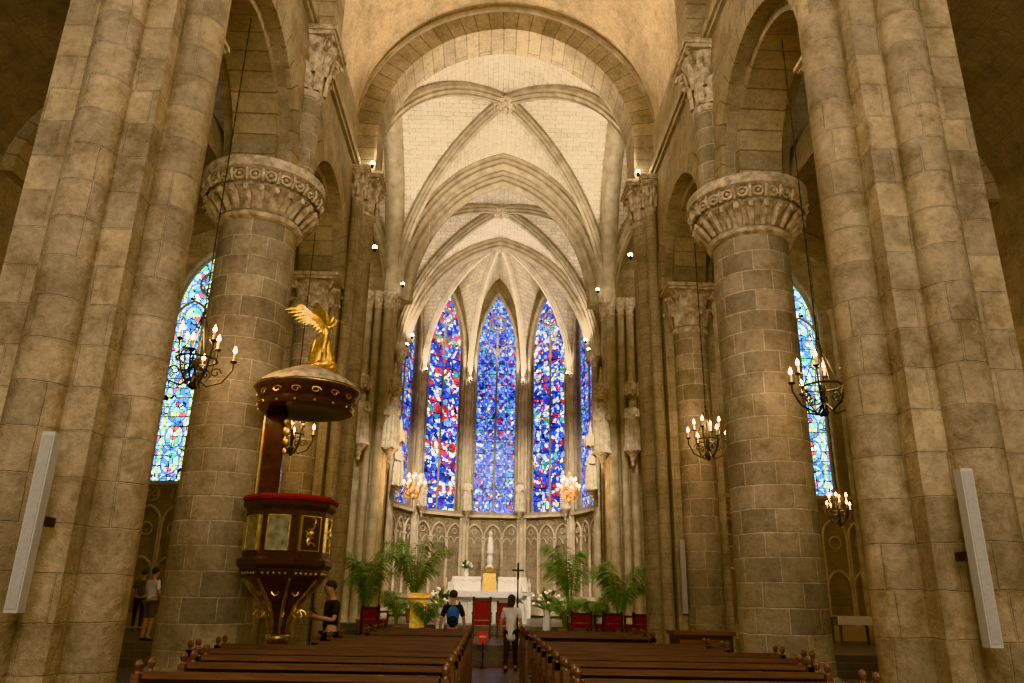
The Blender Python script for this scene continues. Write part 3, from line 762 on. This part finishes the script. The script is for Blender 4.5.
# ---------------------------------------------------------------- pulpit
PX,PY=-3.16,11.75
e=empty('pulpit',(PX,PY,0),'ornate dark wood and marble pulpit with gilded carving on stone pillar','pulpit')
r8=pi/8
G().lathe([(.30,0),(.30,.12),(.22,.18),(.16,.26),(.12,.4),(.15,.7),(.13,.92)],8,rot=r8).mk('stem',M['redmarble'],e)
g=G();g.lathe([(.11,.88),(.13,.95),(.14,1.1),(.18,1.27),(.28,1.43),(.42,1.58),(.54,1.70),(.60,1.76),(.64,1.84),(.62,1.9)],8,rot=r8);g.mk('corbel',M['darkwood'],e)
g=G()
for k in range(8):
    a=r8+k*pi/4;R=Vector((cos(a),sin(a),0))
    g.tube([R*.14+Z*1.0,R*.16+Z*1.16,R*.26+Z*1.38,R*.44+Z*1.57,R*.57+Z*1.72],[.015,.028,.032,.026,.02],6)
    g.tube([R*(.29+.08*cos(q*.7)*(1-q/12))+Z*(1.24+.08*sin(q*.7)*(1-q/12)) for q in range(10)],.014,5)
    a2=a+pi/8;R2=Vector((cos(a2),sin(a2),0));T2=Vector((-sin(a2),cos(a2),0))
    for q in range(5): g.ball(R2*.575+T2*(q-2)*.08+Z*1.80,.022,6,4)
    g.tube([R2*(.36)+T2*(.08*cos(t*.9)*(1-t*.07))+Z*(1.56+.06*sin(t*.9)) for t in range(9)],.012,5)
g.lathe([(.115,.88),(.17,.93),(.17,.96),(.12,.99)],16)
g.mk('gilded_scrollwork',M['gold'],e,smooth=True)
R0=.64
g=G();g.lathe([(R0,1.86),(R0+.05,1.92),(R0+.05,1.99),(R0-.02,2.03),(R0-.02,2.68),(R0+.04,2.74),(R0+.05,2.80),(R0-.1,2.81)],8,rot=r8);g.mk('body',M['darkwood'],e)
for k in range(8):
    a2=r8+k*pi/4+pi/8;R2=Vector((cos(a2),sin(a2),0));T2=Vector((-sin(a2),cos(a2),0));ap=(R0-.02)*cos(pi/8)
    c=R2*(ap+.012)+Z*2.355
    g=G();g.obox(c,T2,R2,Z,.15,.012,.235);pn=g.mk('inlaid_panel',M['panel'] if k in(4,5) else M['darkwood'],e)
    gg=G();w,hh=.155,.24
    for sg in(-1,1):
        gg.obox(c+T2*sg*w,T2,R2,Z,.006,.02,hh);gg.obox(c+Z*sg*hh,T2,R2,Z,w+.006,.02,.006)
    if k not in(4,5):
        for q in range(6):
            gg.tube([c+R2*.02+T2*(.08*cos(q*pi/3+t*.5)*(1-t*.1))+Z*((q-2.5)*.07+.05*sin(q*pi/3+t*.6)) for t in range(6)],.014,5)
        gg.ball(c+R2*.03,.045,8,6)
    gg.mk('gilded_frame',M['gold'],e,smooth=True)
g=G();g.lathe([(R0+.02,2.80),(R0+.06,2.82),(R0+.07,2.86),(R0+.03,2.90),(R0-.1,2.90),(R0-.1,2.80)],8,rot=r8);g.mk('velvet_cushion_rail',M['red'],e)
g=G();g.box(-.58,-.26,.12,.2,2.85,4.3);g.mk('backboard',M['redmarble'],e)
g=G();g.box(-.60,-.58,.08,.22,2.85,4.3)
for q in range(3):
    g.ball((-.22,.06,3.95-.16*q),.08-.018*q,8,6,.8,.5,1.3)
g.tube([(-.2+.08*cos(t*.7)*(1-t/14),.05,4.08+.08*sin(t*.7)*(1-t/14)) for t in range(12)],.022,5)
g.mk('gilded_scroll',M['gold'],e,smooth=True)
cx=.06
g=G();g.lathe([(.3,4.28),(.55,4.22),(.72,4.24),(.74,4.3),(.70,4.36),(.78,4.5),(.81,4.54),(.81,4.60),(.74,4.62)],24,(cx,0,0));g.mk('canopy_rim',M['darkwood'],e,smooth=True)
g=G();g.lathe([(.78,4.61),(.74,4.68),(.62,4.76),(.46,4.84),(.30,4.92),(.2,4.96),(.02,4.97)],24,(cx,0,0));g.mk('canopy_roof',M['carved'],e,smooth=True)
g=G()
for k in range(16):
    a=k*pi/8;R=Vector((cos(a),sin(a),0));T=Vector((-sin(a),cos(a),0));c=Vector((cx,0,4.43))+R*.76
    g.tube([c+T*(.08*cos(t*.8)*(1-t*.07))+Z*(.038*sin(t*.8)) for t in range(9)],.010,5)
    g.ball(Vector((cx,0,4.27))+R*.74,.02,6,4)
g.tube([(cx+.815*cos(t*pi/16),.815*sin(t*pi/16),4.57) for t in range(32)],.012,5,True)
g.mk('gilded_ornament',M['gold'],e,smooth=True)
# angel
ax,ay,az=PX+.25,PY,4.95
e=empty('angel_statue',(ax,ay,az),'gilded winged angel statue blowing a trumpet on pulpit canopy','statue');e.scale=(.95,.95,.95)
g=G();g.ball((0,0,.06),.17,12,7,1.2,1,.6);g.ball((-.12,0,.05),.12,10,6);g.ball((.13,.02,.04),.11,10,6);g.mk('cloud_base',M['gold'],e,smooth=True)
vs=[(-.02,0,.42),(.0,0,.58),(.03,0,.72),(.06,0,.82),(.09,0,.90),(.10,0,.96),(.02,-.1,.73),(.13,-.15,.70),(.18,-.12,.80),(.20,-.08,.86),(.02,.1,.73),(-.02,.17,.60),(.08,.2,.52),
    (-.02,-.06,.34),(.05,-.07,.2),(-.02,-.06,.08),(.05,-.08,.06),(-.04,.06,.34),(-.14,.07,.2),(-.2,.06,.12)]
es=[(0,1),(1,2),(2,3),(3,4),(4,5),(2,6),(6,7),(7,8),(8,9),(2,10),(10,11),(11,12),(0,13),(13,14),(14,15),(15,16),(0,17),(17,18),(18,19)]
rs=[.10,.085,.095,.035,.065,.05,.05,.036,.025,.022,.05,.036,.025,.075,.05,.035,.025,.075,.05,.03]
skin('body',vs,es,rs,M['gold'],e,0)
g=G()
g.lathe([(.19,.08),(.17,.2),(.13,.34),(.105,.46),(.09,.55)],28,(-.03,0,0),fold=.14,sx=1.1,sy=.8)
g.lathe([(.02,.0),(.09,.12),(.08,.28),(.03,.4)],16,(-.16,.02,.12),fold=.15)
g.mk('robe',M['gold'],e,smooth=True)
g=G();g.tube([(.12,-.03,.88),(.24,-.06,.84),(.30,-.07,.82),(.33,-.075,.81)],[.010,.012,.02,.045],8);g.mk('trumpet',M['gold'],e,smooth=True)
for sg in(-1,1):
    g=G()
    root=Vector((-.02,sg*.05,.68))
    lead=[root,root+Vector((-.12,sg*.08,.16)),root+Vector((-.24,sg*.14,.22)),root+Vector((-.36,sg*.2,.36))] if sg<0 else [root,root+Vector((-.03,.08,.18)),root+Vector((-.06,.14,.34)),root+Vector((-.10,.2,.46))]
    g.tube(lead,[.05,.06,.05,.015],6)
    nf=12
    for i in range(nf):
        t=i/(nf-1)*2.999;a=lead[int(t)].lerp(lead[int(t)+1],t-int(t))
        ln=.12+.18*(i/(nf-1));d=Vector((-.55-.1*i/nf,sg*.05,-.85+.7*i/nf)).normalized()
        if sg>0: d=Vector((-.6,.1,-.7+1.1*i/nf)).normalized()
        n2=Vector((-d.z,0,d.x))
        g.add([a-n2*.04,a+d*ln*.5-n2*.045,a+d*ln,a+d*ln*.5+n2*.045,a+n2*.04,a+d*ln*.4+Vector((0,-.02,0))],[(0,1,5),(1,2,5),(2,3,5),(3,4,5),(4,0,5)])
        g.tube([a,a+d*ln],[.025,.006],5)
    g.mk('wing',M['gold'],e,smooth=True)
# ---------------------------------------------------------------- chandeliers
def chandelier(loc,r,n,top,grp='iron chandeliers',mat=None,fl=1.0,ts=.22):
    mat=mat or M['iron']
    e=empty('chandelier',loc,'wrought-iron chandelier with electric candles hanging on a chain' if mat==M['iron'] else 'gilded chandelier crowded with lit candles','chandelier',grp)
    g=G();g.lathe([(.01,-.38),(.05,-.34),(.03,-.26),(.02,-.1),(.045,0),(.02,.08),(.015,.7),(.03,.73),(.01,.77)],10)
    g.tube([(r*.55*cos(a*pi/12),r*.55*sin(a*pi/12),.05) for a in range(24)],.014,5,True)
    for q in range(4):
        a=q*pi/2;R=Vector((cos(a),sin(a),0))
        g.tube([R*r*.55+Z*.05,R*r*.3+Z*.35,R*.02+Z*.68],.010,4)
    g.mk('stem',mat,e,smooth=True)
    g=G()
    for k in range(int((top-loc[2]-.75)/.12)):
        z=.75+k*.12
        g.tube([(0,0,z),(0,0,z+.125)],.008 if k%2 else .012,5)
    g.mk('chain',mat,e)
    for k in range(n):
        a=2*pi*k/n+.2;R=Vector((cos(a),sin(a),0));rr=r*(1 if k%2==0 else .62);zz=0.0 if k%2==0 else ts
        g=G();g.tube([R*.03+Z*(-.2),R*rr*.35+Z*(-.32),R*rr*.75+Z*(-.25+zz*.5),R*rr+Z*(-.06+zz),R*rr+Z*(.05+zz)],.013,5)
        g.tube([R*(rr*.55+.08*cos(t*.8)*(1-t/12))+Z*(-.12+.08*sin(t*.8)*(1-t/12)) for t in range(10)],.010,4)
        g.lathe([(.01,.03),(.045,.05),(.05,.065),(.015,.07)],8,R*rr+Z*zz)
        arm=g.mk('arm',mat,e)
        g=G();g.lathe([(.014,.06),(.014,.18),(.003,.185)],7,R*rr+Z*zz);g.mk('candle',M['candle'],arm)
        g=G();g.lathe([(.004,.18),(.02*fl,.205),(.017*fl,.235),(.002,.29)],7,R*rr+Z*zz);g.mk('flame_bulb',M['flame'],arm,smooth=True)
    return e
CH=[((-4.25,10.1,4.5),.48,8,10.5),((4.42,10.1,4.35),.48,8,10.5),((-4.15,15.1,4.5),.40,8,10.5),((4.2,15.1,4.6),.42,8,10.5),((9.2,20.5,3.9),.35,8,15)]
for l,r,n,t in CH: chandelier(l,r,n,t,fl=1.4)
for x in(-2.75,2.5): chandelier((x,26.0,5.0),.36,12,16.0,'gilded choir chandeliers',M['gold'],2.2)
# ---------------------------------------------------------------- altar zone  (floor z=.75)
FZ=.75
e=empty('altar',(-.2,27.4,FZ),'white marble altar with carved arcade front and cloth','altar')
g=G();g.box(-1.35,1.35,-.4,.4,0,.9)
for k in range(7):
    x=-1.14+k*.38
    g.tube([(x+u*.15,-.42,.55+h*.2) for u,h in upts(1.3,10)],.02,5)
    for sg in(-1,1): g.tube([(x+sg*.15,-.42,.1),(x+sg*.15,-.42,.55)],.02,5)
g.mk('body',M['marble'],e);g=G();g.box(-1.6,1.6,-.5,.5,.9,1.02);g.mk('table_top',M['marble'],e)
g=G();g.box(-1.62,1.62,-.52,.52,1.02,1.03);g.box(-1.2,1.2,-.53,-.52,.82,1.03);g.mk('altar_cloth',M['shirtw'],e)
e=empty('high_altar',(-.1,36.3,FZ),'white marble high altar retable with gilded tabernacle','altar')
g=G();g.box(-1.5,1.5,-.3,.6,0,1.1);g.box(-1.9,1.9,.3,.75,0,1.5);g.box(-1.7,-.4,.1,.7,1.1,1.75);g.box(.4,1.7,.1,.7,1.1,1.75)
for k in range(10):
    x=-1.6+k*.355
    g.tube([(x+u*.14,.08,1.5+h*.15) for u,h in upts(1.2,8)],.02,5)
g.mk('body',M['marble'],e)
g=G();g.box(-.28,.28,0,.5,1.1,1.9);g.lathe([(.3,1.9),(.33,1.95),(.2,2.1),(.05,2.2)],8,(0,.25,0));g.mk('tabernacle',M['gold'],e)
g=G();g.lathe([(.25,1.9),(.16,2.2),(.1,2.3),(.16,2.5),(.12,2.7),(.16,2.75)],12,(0,.4,0));g.lathe([(.13,2.75),(.17,2.8),(.14,3.2),(.1,3.5),(.05,3.56),(.09,3.62),(.08,3.75),(.02,3.8)],18,(0,.4,0),fold=.08)
g.mk('madonna_figure',M['marble'],e,smooth=True)
def lectern(loc,label):
    e=empty('lectern',loc,label,'lectern')
    g=G();g.box(-.3,.3,-.2,.2,0,.1);g.box(-.24,.24,-.15,.15,.1,1.05);g.mk('body',M['gold'],e)
    g=G();g.obox((0,-.02,1.12),(1,0,0),Vector((0,.94,.34)),Vector((0,-.34,.94)),.32,.22,.02);g.mk('reading_desk',M['gold'],e)
lectern((-2.2,24.0,.45),'gilded box lectern with sloping reading desk')
def armchair(loc,label,rz=0,w=.3,h=1.0):
    e=empty('red_armchair',loc,label,'chair','red ceremonial chairs',rz)
    g=G();g.box(-w,w,-.28,.26,.36,.48);g.mk('seat',M['red'],e)
    g=G();g.box(-w+.04,w-.04,.2,.27,.5,h);g.mk('backrest',M['red'],e)
    g=G();g.box(-w,-w+.05,.19,.28,0,h+.05);g.box(w-.05,w,.19,.28,0,h+.05);g.box(-w,w,.19,.28,h,h+.06);g.ball((-w+.03,.23,h+.08),.04,8,5);g.ball((w-.03,.23,h+.08),.04,8,5);g.mk('frame',M['darkwood'],e)
    for sg in(-1,1):
        g=G();g.box(sg*w-.025,sg*w+.025,-.28,.22,.66,.71);g.box(sg*w-.02,sg*w+.02,-.27,-.22,.4,.68);g.mk('armrest',M['darkwood'],e)
        g=G();g.box(sg*(w-.03)-.025,sg*(w-.03)+.025,-.27,-.22,0,.38);g.mk('leg',M['darkwood'],e)
armchair((-.32,23.4,.45),'tall red velvet armchair before the altar',pi,.27,1.02)
armchair((.36,23.9,.45),'red velvet armchair before the altar',pi,.25,.92)
armchair((-3.3,22.6,.45),'red velvet armchair beside potted palms',pi-.4,.28,.75)
armchair((3.2,22.3,.45),'red velvet armchair beside potted palms',pi+.3,.3,.7)
armchair((4.0,22.1,.45),'red velvet armchair beside potted palms',pi+.3,.3,.7)
armchair((2.4,22.4,.45),'red velvet armchair beside potted palms',pi+.1,.3,.7)
G().box(-.9,.9,19.2,19.39,.0,.012).mk('floor_carpet',M['red'],kind='structure')
e=empty('barrier_sign',(-.25,19.1,0),'round red no-entry sign with white bar on a post','sign')
G().lathe([(.12,0),(.12,.02),(.015,.04),(.015,.6)],12).mk('post',M['iron'],e)
g=G();g.tube([(0,-.02,.68),(0,.0,.68)],.13,24);g.mk('sign_disc',M['signred'],e)
g=G();g.box(-.08,.08,-.026,-.02,.66,.70);g.mk('sign_bar',M['shirtw'],e)
e=empty('processional_cross',(.75,24.4,.6),'tall dark processional cross on a stand','cross')
g=G();g.lathe([(.2,0),(.2,.04),(.03,.1),(.02,1.5)],12);g.mk('pole',M['iron'],e)
g=G();g.box(-.03,.03,-.02,.02,1.5,2.0);g.box(-.18,.18,-.02,.02,1.75,1.8);g.mk('cross_head',M['iron'],e)
def palm(loc,hh,n,seed,spread=1.0,sc=1.0):
    rd=random.Random(seed)
    e=empty('potted_palm',loc,'tall green potted palm with arching fronds' if sc==1 else 'small leafy green plant in terracotta pot','plant','potted palms');e.scale=(sc,sc,sc)
    G().lathe([(.17,0),(.2,.05),(.25,.38),(.28,.4),(.28,.45),(.23,.45),(.22,.4)],20).mk('pot',M['pot'],e,smooth=True)
    g=G()
    for i in range(n):
        a=rd.uniform(0,2*pi);h=hh*rd.uniform(.55,1);sp=spread*rd.uniform(.3,1.15)
        R=Vector((cos(a),sin(a),0));T=Vector((-sin(a),cos(a),0))
        P=[R*(.05+sp*(t**1.5))+Z*(.42+h*(t*1.45-.75*t**2.4)) for t in [q/14 for q in range(15)]]
        g.tube(P,[.014-.0008*q for q in range(15)],5)
        for q in range(4,15):
            D=(P[q]-P[q-1]).normalized();ll=.36*sin(pi*(q-3)/13)+.10
            for sg in(-1,1):
                for o in(0,.5):
                    b=P[q-1].lerp(P[q],o);d=(T*sg*.85+D*.45-Z*rd.uniform(.3,.7)).normalized();w=D*.012
                    g.add([b,b+d*ll*.5+w,b+d*ll-Z*ll*.3,b+d*ll*.5-w],[(0,1,2,3)])
    g.mk('fronds',M['leaf'],e)
for p in(((-3.75,23.9,.45),2.9,20,1,1.05),((-2.55,26.0,.75),3.1,24,2,1.2),((3.75,23.9,.45),2.6,20,4,1.05),((2.5,26.0,.75),3.1,20,5,1.1),
         ((-1.9,23.0,.45),1.8,18,7,.9,.6),((2.1,23.6,.45),2.0,18,8,.9,.65),((-2.8,23.6,.45),2.2,18,9,.9,.65),((3.0,24.0,.45),2.0,18,10,.9,.65)): palm(*p)
def bouquet(loc,h,seed,label):
    rd=random.Random(seed);e=empty('flower_arrangement',loc,label,'flowers')
    G().lathe([(.1,0),(.14,.1),(.1,h*.4),(.13,h*.5),(.1,h*.5)],14).mk('vase',M['marble'],e,smooth=True)
    g=G();f=G()
    for i in range(44):
        a=rd.uniform(0,2*pi);t=rd.uniform(.1,1);d=Vector((cos(a)*sin(t*1.4),sin(a)*sin(t*1.4),cos(t*1.4)));p=Z*h*.5+d*h*.45*rd.uniform(.7,1)
        g.tube([Z*h*.48,p],.008,4)
        if i%2: f.ball(p,.055,7,5)
        else:
            T=d.cross(Z).normalized();g.add([p-d*.15,p+T*.07,p+d*.1,p-T*.07],[(0,1,2,3)])
    g.mk('foliage',M['leaf'],e);f.mk('blossoms',M['petal'],e,smooth=True)
bouquet((-1.6,24.6,.6),1.3,1,'white flowers with greenery in pale vase')
bouquet((1.65,24.5,.6),1.3,2,'white flowers with greenery in pale vase')
bouquet((-1.2,36.75,2.5),.7,3,'white flowers standing on the high altar')
for i,x in enumerate((-1.6,-1.35,1.0,1.25)):
    e=empty('candlestick',(x,27.5,1.78),'slender white candle in brass holder on altar','candlestick','altar candlesticks')
    G().lathe([(.06,0),(.05,.02),(.015,.05),(.015,.14),(.03,.16)],10).mk('holder',M['gold'],e)
    G().lathe([(.018,.16),(.018,.42),(.002,.43)],8).mk('candle',M['candle'],e)
# ---------------------------------------------------------------- niche statues
def statue(loc,hh,rz,label,can=True):
    e=empty('niche_statue',loc,label,'statue','stone niche statues',rz)
    k=hh;mt=M['statue']
    g=G();g.lathe([(.02,-.55),(.06,-.5),(.05,-.4),(.10,-.3),(.09,-.25),(.18,-.12),(.24,-.06),(.24,0)],8);g.mk('corbel',M['carved'],e)
    vs=[(0,0,.5),(0,0,.66),(0,0,.78),(0,0,.85),(0,-.01,.90),(0,0,.96),(-.1,0,.78),(-.13,-.02,.62),(-.03,-.13,.60),(.1,0,.78),(.14,-.02,.62),(.05,-.13,.66),(0,0,.3)]
    es=[(0,1),(1,2),(2,3),(3,4),(4,5),(2,6),(6,7),(7,8),(2,9),(9,10),(10,11),(0,12)]
    rs=[.105,.1,.09,.036,.055,.044,.055,.045,.032,.055,.045,.032,.11]
    skin('body',[(x*k,y*k,z*k) for x,y,z in vs],es,[r*k for r in rs],mt,e,0,1)
    g=G();g.lathe([(.15*k,0),(.14*k,.1*k),(.13*k,.4*k),(.115*k,.55*k),(.10*k,.7*k)],28,fold=.13,sx=1.05,sy=.9);g.ball((0,.02*k,.93*k),.06*k,8,6);g.mk('robe',mt,e,smooth=True)
    if can:
        g=G();z=hh+.12
        g.lathe([(.2,z),(.27,z+.03),(.27,z+.2),(.23,z+.24),(.18,z+.45),(.1,z+.55),(.06,z+.85),(.01,z+1.15)],8)
        for q in range(8):
            a=q*pi/4;g.lathe([(.03,z-.05),(.03,z+.3),(.005,z+.5)],5,(.26*cos(a),.26*sin(a),0))
        g.mk('canopy',M['carved'],e)
    return e
for s in(-1,1):
    statue((s*3.62,25.68,6.3),1.85,0,'carved stone saint statue under canopy on clustered pier')
    statue((s*4.65,25.6,6.4),1.8,0,'carved stone saint statue under canopy on clustered pier')
    statue((s*4.2,28.2,6.0),1.7,-s*pi/2*.6,'carved stone saint statue on choir wall')
    statue((s*4.1,32.4,6.0),1.7,-s*pi/2*.6,'carved stone saint statue on choir wall')
for a in(-54,-18,18,54):
    f=radians(a);statue(((RA-.5)*sin(f),HUB+(RA-.5)*cos(f),5.6),1.55,-f,'small stone saint statue between apse windows',False)
e=empty('stone_pedestal',(10.1,25.9,.45),'plain stone pedestal against chapel wall','pedestal')
g=G();g.lathe([(.3,0),(.3,.15),(.2,.22),(.18,.9),(.26,1.0),(.26,1.1)],8);g.mk('shaft',M['choir'],e)
statue((10.1,25.9,1.95),1.2,0,'small carved stone statue beside the chapel wall',False)
# ---------------------------------------------------------------- speakers
def speaker(loc,h,rz,label):
    e=empty('column_speaker',loc,label,'speaker','wall speakers',rz)
    g=G();g.box(-.055,.055,-.05,.06,0,h);g.mk('housing',M['white'],e)
    g=G();g.box(-.042,.042,-.056,-.05,.03,h-.03);g.mk('grille',M['grille'],e)
    g=G();g.box(-.02,.02,.06,.3,h*.5-.04,h*.5+.04);g.mk('bracket',M['iron'],e)
speaker((-4.0,6.65,1.33),1.48,0,'slim off-white column loudspeaker mounted on pier')
speaker((4.03,6.65,1.2),1.48,0,'slim off-white column loudspeaker mounted on pier')
speaker((4.02,16.95,1.3),1.5,0,'slim off-white column loudspeaker mounted on pier')
e=empty('wooden_cabinet',(3.35,13.3,0),'low dark wooden cabinet beside stone column','cabinet')
g=G();g.box(-.46,.46,-.25,.25,.05,1.02);g.mk('body',M['darkwood'],e)
G().box(-.5,.5,-.29,.29,1.02,1.08).mk('top',M['wood'],e);G().box(-.48,.48,-.27,.27,0,.06).mk('plinth',M['wood'],e)
for sg in(-1,1):
    d=G().box(sg*.22-.19,sg*.22+.19,-.27,-.25,.12,.95).mk('door',M['wood'],e)
    G().ball((sg*.06,-.28,.55),.02,8,5).mk('handle',M['gold'],d)
e=empty('side_table',(10.6,23.5,.45),'wooden side table with white cloth in chapel','table')
g=G();g.box(-.6,.6,-.35,.35,.72,.78);g.mk('table_top',M['wood'],e)
g=G();g.box(-.62,.62,-.37,.37,.78,.79);g.box(-.62,.62,-.375,-.365,.55,.79);g.mk('tablecloth',M['shirtw'],e)
for x in(-.52,.52):
    for y in(-.28,.28): G().box(x-.03,x+.03,y-.03,y+.03,0,.72).mk('leg',M['wood'],e)
# ---------------------------------------------------------------- lamps and added fill lights
WM=(1,.84,.63)
def spot_fix(loc,tgt,power,ang=110,col=WM):
    e=empty('spotlight',loc,'small black spotlight mounted on stonework','spotlight','architectural spotlights')
    G().lathe([(.03,-.09),(.045,-.07),(.045,.0),(.05,.01),(.03,.01)],14).mk('housing',M['iron'],e,smooth=True)
    G().ball((0,0,.04),.06,10,6).mk('lamp',M['lamp'],e,smooth=True)
    l=bpy.data.lights.new('spot','SPOT');l.energy=power;l.color=col;l.spot_size=radians(ang);l.spot_blend=.6;l.shadow_soft_size=.12
    o=bpy.data.objects.new('spot_light',l);COL.objects.link(o);o.location=(0,0,.16);o.parent=e
    d=(Vector(tgt)-Vector(loc)-Vector((0,0,.16)));o.rotation_euler=d.to_track_quat('-Z','Y').to_euler()
for s in(-1,1):
    spot_fix((s*3.75,18.75,12.3),(-s*1.0,22.8,18.0),1050)
    spot_fix((s*3.55,25.55,12.25),(-s*1.0,21.5,18.0),650)
    spot_fix((s*3.75,27.5,12.3),(-s*.8,30.2,18.0),520)
    spot_fix((s*4.1,32.6,12.3),(0,34.8,17.6),520)
    spot_fix((s*3.3,27.3,10.9),(s*1.5,35.5,3),3800,80)
    spot_fix((s*3.5,18.9,10.5),(s*1.2,27,2),3200,55)  # added spots to brighten the altar zone
    spot_fix((s*1.35,HUB+3.95,12.2),(-s*.3,HUB+1,18),400,140)
    spot_fix((s*3.5,HUB+2.4,12.2),(-s*.3,HUB+1,18),320,140)
    spot_fix((s*3.45,17.25,12.1),(-s*2.0,13.5,17),500,130,(1,.78,.52))
    spot_fix((s*3.6,13.1,12.6),(-s*1.5,15.5,17),260,130,(1,.78,.52))
    spot_fix((s*7.5,18.9,9.0),(s*9.5,24,14),1000,120)  # added spots to fill the transept arms with light
    spot_fix((s*6.0,25.6,11.0),(s*9.5,22,0),600,110)  # added downlights, brighten the lower transept
def area(loc,tgt,power,size,col):
    l=bpy.data.lights.new('area','AREA');l.energy=power;l.size=size;l.color=col
    o=bpy.data.objects.new('area_light',l);COL.objects.link(o);o.location=loc
    o.rotation_euler=(Vector(tgt)-Vector(loc)).to_track_quat('-Z','Y').to_euler()
def pt(loc,power,col,r=.25):
    l=bpy.data.lights.new('pt','POINT');l.energy=power;l.color=col;l.shadow_soft_size=r
    o=bpy.data.objects.new('point_light',l);COL.objects.link(o);o.location=loc
area((0,-2.5,6),(0,12,6),640,4,(1,.87,.69))  # unseen fill behind the camera, stands in for west daylight
pt((0,8.2,11.5),430,(1,.80,.55),.5)  # added unseen fill above the nave for piers and columns, no pendant
pt((0,3.5,10),240,(1,.80,.55),.5)  # second added nave fill, unseen, no fixture
for s in(-1,1):
    area((s*7.2,-1,6),(s*6.5,12,5),200,3,(1,.84,.62))  # added unseen aisle fill from behind the camera
for l,r,n,t in CH: pt((l[0],l[1],l[2]+.35),95,(1,.60,.28),.2)
for x in(-2.75,2.5): pt((x,26.0,5.4),130,(1,.62,.30),.2)
w=bpy.data.worlds.new('World');SC.world=w;w.use_nodes=True
w.node_tree.nodes['Background'].inputs[0].default_value=(1,.92,.8,1);w.node_tree.nodes['Background'].inputs[1].default_value=.38
# ---------------------------------------------------------------- camera
c=bpy.data.cameras.new('Camera');c.sensor_width=36;c.lens=26.72;c.clip_end=200
co=bpy.data.objects.new('Camera',c);COL.objects.link(co)
mt=Matrix.Translation((-.17,0,1.5))@Matrix.Rotation(radians(-1.4),4,'Z')@Matrix.Rotation(radians(90+18.8),4,'X')@Matrix.Rotation(radians(1.1),4,'Z')
co.matrix_world=mt;SC.camera=co
SC.view_settings.view_transform='Khronos PBR Neutral';SC.view_settings.exposure=0.15
